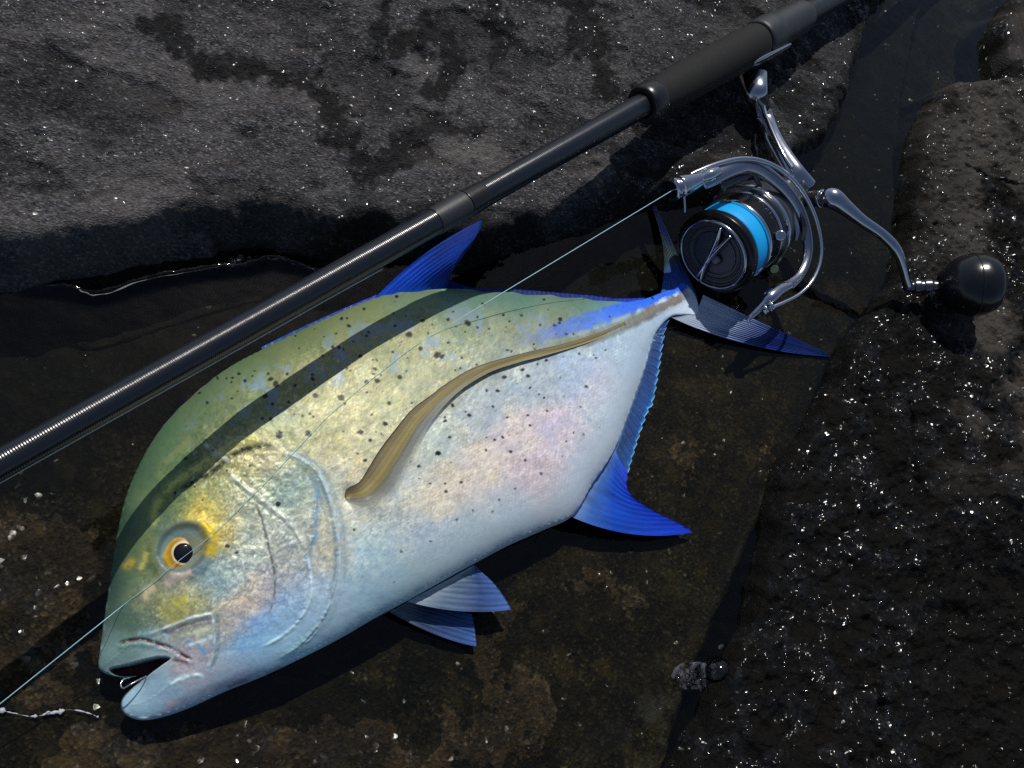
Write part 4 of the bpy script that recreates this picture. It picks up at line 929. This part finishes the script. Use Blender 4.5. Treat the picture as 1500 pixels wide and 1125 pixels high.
sweep('foot', np.array([fo(1086) + dn * .0150 + VW * .004, fo(1105) + dn * .0160 + VW * .004, fo(1136) + dn * .0170 + VW * .004]), [.0035, .006, .0035], M_SILVER, reel, 20, 40, flat=(dn, .5))
# handle

shaft = sweep('handle_shaft', P3([(1170, 292), (1188, 291), (1206, 291)], [.648, .640, .632]), np.array([12, 12, 13]) * k, M_GUN, reel, 28, 20)
lathe('shaft_ring', P3([(1204, 291)], .632)[0], P3([(1206, 291)], .631)[0] - P3([(1188, 291)], .640)[0], rounded([(-.0012, 0), (-.0012, .0074), (.0012, .0074), (.0012, 0)], .2), M_CHROME, shaft, 32)
arm = sweep('handle_arm', P3([(1208, 291), (1220, 291), (1238, 304), (1262, 323), (1290, 342), (1310, 362), (1321, 386), (1327, 408), (1331, 421)], np.array([.671, .668, .670, .674, .679, .682, .690, .698, .704]) / KD),
            np.array([14, 16, 12.5, 9.5, 8.5, 8.5, 8, 7.5, 9]) * k, M_SILVER, reel, 28, 110, flat=(VW, .8))
kd = .700
kn0 = P3r([(1330, 420)], .704)[0]; kn1 = P3r([(1459, 416)], .696)[0]; kax = kn1 - kn0; kl = np.linalg.norm(kax)
post = lathe('knob_post', kn0, kax, rounded([(-.002, 0), (-.002, .0045), (.004, .0045), (.0045, .0062), (.009, .0062), (.0095, .005), (.012, .005), (.0125, .0058), (.018, .0058), (.019, .0045), (.030, .0045)], .15), M_GUN, reel, 40)
q_ = kl / 130.0
knob = lathe('handle_knob', kn0, kax, rounded([(44 * q_, 0), (44 * q_, 16 * q_), (52 * q_, 26 * q_), (66 * q_, 40 * q_), (86 * q_, 48 * q_), (108 * q_, 49 * q_), (126 * q_, 42 * q_), (136 * q_, 28 * q_), (137 * q_, 16 * q_), (132 * q_, 13 * q_), (130 * q_, 0)], .35, 6), M_KNOB, reel, 72)
lathe('knob_seam', kn0, kax, [(93 * q_, 48.0 * q_), (93.3 * q_, 49.3 * q_), (94.7 * q_, 49.3 * q_), (95 * q_, 48.0 * q_)], M_BLACKPL, knob, 72)

# ------------------------------------------------------------------ lines, hook, foam, painted glints
M_LINE = simple('cyan_line', (0.36, 0.62, 0.68), 0.4)
M_CLEAR = simple('pale_line', (0.5, 0.5, 0.48), 0.3)
rp = P3([(988, 277)], .565)
for i_ in range(7):
    q_l = onp(np.array([1112. + 3 * i_]), np.array([295. + 3.1 * i_ + .12 * i_ * i_]), -.030)[0] + VW * .0006
    if i_ != 1: sweep('lettering', [q_l, q_l + RIGHT * .0006 * (1 + i_ % 2) + UP * .0012 * (1 if i_ % 3 else -.4)], .00028, M_CHROME, bpy.data.objects['spool_skirt'].parent, 6, 6)
LP = [(940, 304), (880, 340), (800, 390), (735, 430), (690, 456)]
lz = np.linspace(0.566, 0.0, 2)
end_on = [(640, 487), (600, 512), (560, 543), (520, 575), (480, 610), (440, 652), (400, 695), (360, 735), (320, 775), (296, 796), (270, 816), (250, 832), (225, 853), (200, 872), (180, 887)]
pe = un(np.array([p_[0] for p_ in end_on], float), np.array([p_[1] for p_ in end_on], float), ztop([p_[0] for p_ in end_on], [p_[1] for p_ in end_on]) + .0009)
pe[9:12, 2] += .0016
d_end = float((pe[0] - CAM) @ FWD)
mid_pts = np.array([rp[0] * (1 - f) + pe[0] * f for f in (0, .25, .5, .75)])
tail_ = un(np.array([150., 100., 50., 0., -80.]), np.array([911., 951., 991., 1031., 1094.]), np.array([.040, .036, .032, .028, .02]))
ln = sweep('fishing_line', np.r_[mid_pts, pe, tail_], np.r_[[.00025] * 4, [.00013] * 13, [.00018] * 2, [.00024] * 5], M_LINE, None, 8, 420)
tag(ln, 'thin cyan braided line running from the reel over the fish', 'fishing line')
lx = np.array([-60., 0., 100., 200., 300., 400., 480., 560.]); ly = 6 + np.array([736., 701., 645., 589., 533., 477., 432., 388.])
dd = np.array([rod_depth(v_) for v_ in lx])
l2 = sweep('fishing_line', at(lx, ly, dd - .001), .00045, M_CLEAR, None, 8, 120)
tag(l2, 'pale clear line stretched along the underside of the black rod', 'fishing line')
M_HOOK = simple('hook_steel', (0.7, 0.68, 0.66), 0.15, 1)
hk = sweep('fish_hook', un(np.array([214., 203., 190., 180., 177., 181., 190.]), np.array([990., 996., 1003., 1008., 1002., 995., 992.]), np.array([.030, .032, .033, .032, .031, .030, .028])), .00042, M_HOOK, None, 10, 50)
tag(hk, 'small steel hook hanging out of the open fish mouth', 'hook')

def foam_mat():
    m, t, b = newmat('bubble_film'); N = t.nodes; Lk = t.links
    fr = N.new('ShaderNodeFresnel'); fr.inputs['IOR'].default_value = 1.5
    tr = N.new('ShaderNodeBsdfTransparent'); tr.inputs[0].default_value = (.92, .92, .93, 1)
    gl = N.new('ShaderNodeBsdfGlossy'); gl.inputs['Roughness'].default_value = .04
    mx = N.new('ShaderNodeMixShader'); Lk.new(fr.outputs[0], mx.inputs[0]); Lk.new(tr.outputs[0], mx.inputs[1]); Lk.new(gl.outputs[0], mx.inputs[2])
    Lk.new(mx.outputs[0], N['Material Output'].inputs[0]); N.remove(b); return m
M_BUB = foam_mat()
def froth_mat():
    m, t, b = newmat('white_froth'); N = t.nodes; Lk = t.links
    b.inputs['Base Color'].default_value = (.13, .13, .16, 1); b.inputs['Roughness'].default_value = .4
    tc = N.new('ShaderNodeTexCoord'); n = N.new('ShaderNodeTexNoise'); n.inputs['Scale'].default_value = 190; n.inputs['Detail'].default_value = 5; Lk.new(tc.outputs['Object'], n.inputs['Vector'])
    r = N.new('ShaderNodeMapRange'); r.inputs['From Min'].default_value = .42; r.inputs['From Max'].default_value = .85; Lk.new(n.outputs['Fac'], r.inputs['Value'])
    tr = N.new('ShaderNodeBsdfTransparent'); mx = N.new('ShaderNodeMixShader'); Lk.new(r.outputs[0], mx.inputs[0]); Lk.new(tr.outputs[0], mx.inputs[1]); Lk.new(b.outputs[0], mx.inputs[2])
    Lk.new(mx.outputs[0], N['Material Output'].inputs[0]); return m
M_FOAMW = froth_mat()
def bubble(c, r, parent, name='bubble'):
    th = np.linspace(0, math.pi * .62, 14)
    return lathe(name, c, (0, 0, 1), [(r * math.cos(a), r * math.sin(a)) for a in th], M_BUB, parent, 28)
def froth(name, px, py, rx_, ry_, z, label, bubs, nsmall):
    root = thing(name, label, 'foam')
    cc = un(float(px), float(py), z)
    # film of froth: lumpy low pad
    nr, na = 22, 64; rr = np.linspace(0, 1, nr)[:, None]; th = np.linspace(0, 2 * math.pi, na, endpoint=False)[None]
    edge = 0.72 + 0.5 * fbm(2 + 1.6 * np.cos(th), 2 + 1.6 * np.sin(th), 3, int(px))
    x = px + rx_ * rr * np.cos(th) * edge; y = py + ry_ * rr * np.sin(th) * edge
    P = un(x.ravel(), y.ravel(), np.full(x.size, z)); P[:, 2] += (0.0007 * (1 - rr ** 2) * np.ones_like(th)).ravel() * (.5 + fbm(x.ravel() / 5, y.ravel() / 5, 3, 9))
    mesh_obj('froth', P, grid_quads(nr, na, True)[:, ::-1], M_FOAMW, root)
    kk = np.linalg.norm(un(px + 1., float(py), z) - cc)
    for bx_, by_, br in bubs: bubble(un(float(bx_), float(by_), z + .001), br * kk, root)
    V = []; Qs = []
    for i in range(nsmall):
        a = rng.uniform(0, 2 * math.pi); q = math.sqrt(rng.uniform(0, 1)); r_ = rng.uniform(.8, 2.6) * kk
        c = un(px + rx_ * q * math.cos(a), py + ry_ * q * math.sin(a), z + .0018)
        ths = np.linspace(0, math.pi * .7, 6); an = np.linspace(0, 2 * math.pi, 10, endpoint=False)
        v_ = np.stack([r_ * np.sin(ths)[:, None] * np.cos(an), r_ * np.sin(ths)[:, None] * np.sin(an), r_ * np.cos(ths)[:, None] * np.ones(10)], -1).reshape(-1, 3) + c
        Qs.append(grid_quads(6, 10, True) + sum(len(w_) for w_ in V)); V.append(v_)
    if V:
        o = mesh_obj('small_bubbles', np.concatenate(V), np.concatenate(Qs), M_BUB, root); o['kind'] = 'stuff'
    return root
froth('sea_foam', 1022, 990, 36, 22, .002, 'small patch of white froth with one large bubble', [(1052, 984, 19), (1032, 999, 5.5), (993, 993, 3.6), (1007, 990, 3.6), (1018, 988, 3.4), (1015, 998, 3), (1029, 988, 2.6), (1000, 999, 2.4), (1008, 1002, 2.8), (1024, 1004, 2.6), (1040, 1003, 2.4)], 40)
froth('sea_foam', 350, 384, 16, 7, .002, 'dark bubbles gathered at the waterline under the grey boulder', [(352, 378, 8), (365, 379, 6), (338, 380, 5), (375, 377, 4)], 16)

M_GLINT = simple('glint_white', (0.42, 0.44, 0.47), 0.35, bump=(1800, .6, .0006))
def glint_strand(pts, rad, label, seed):  # pale tube standing in for sky reflection along the water's edge
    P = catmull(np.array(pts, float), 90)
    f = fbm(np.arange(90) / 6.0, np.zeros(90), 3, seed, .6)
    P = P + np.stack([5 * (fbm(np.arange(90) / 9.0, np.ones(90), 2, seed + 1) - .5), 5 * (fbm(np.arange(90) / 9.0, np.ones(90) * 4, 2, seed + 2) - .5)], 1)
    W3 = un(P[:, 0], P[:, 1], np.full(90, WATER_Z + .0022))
    o = sweep('glint_strand', W3, np.clip(rad * (f - .42) * 3.6, .00004, None), M_GLINT, None, 8, 180, flat=((0, 0, 1), .6))
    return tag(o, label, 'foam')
glint_strand([(25, 419), (60, 420), (105, 421), (125, 430), (155, 429), (200, 414), (250, 403), (320, 392)], .00045, 'thin pale painted glint along the waterline below the grey boulder', 21)
glint_strand([(392, 379), (415, 380), (440, 388), (470, 399), (485, 402)], .0006, 'short bright painted glint running in under the fishing rod', 27)
glint_strand([(-20, 1033), (15, 1043), (48, 1050), (80, 1044), (110, 1041), (145, 1051)], .0010, 'bright broken painted glint on the rock beside the fish mouth', 31)
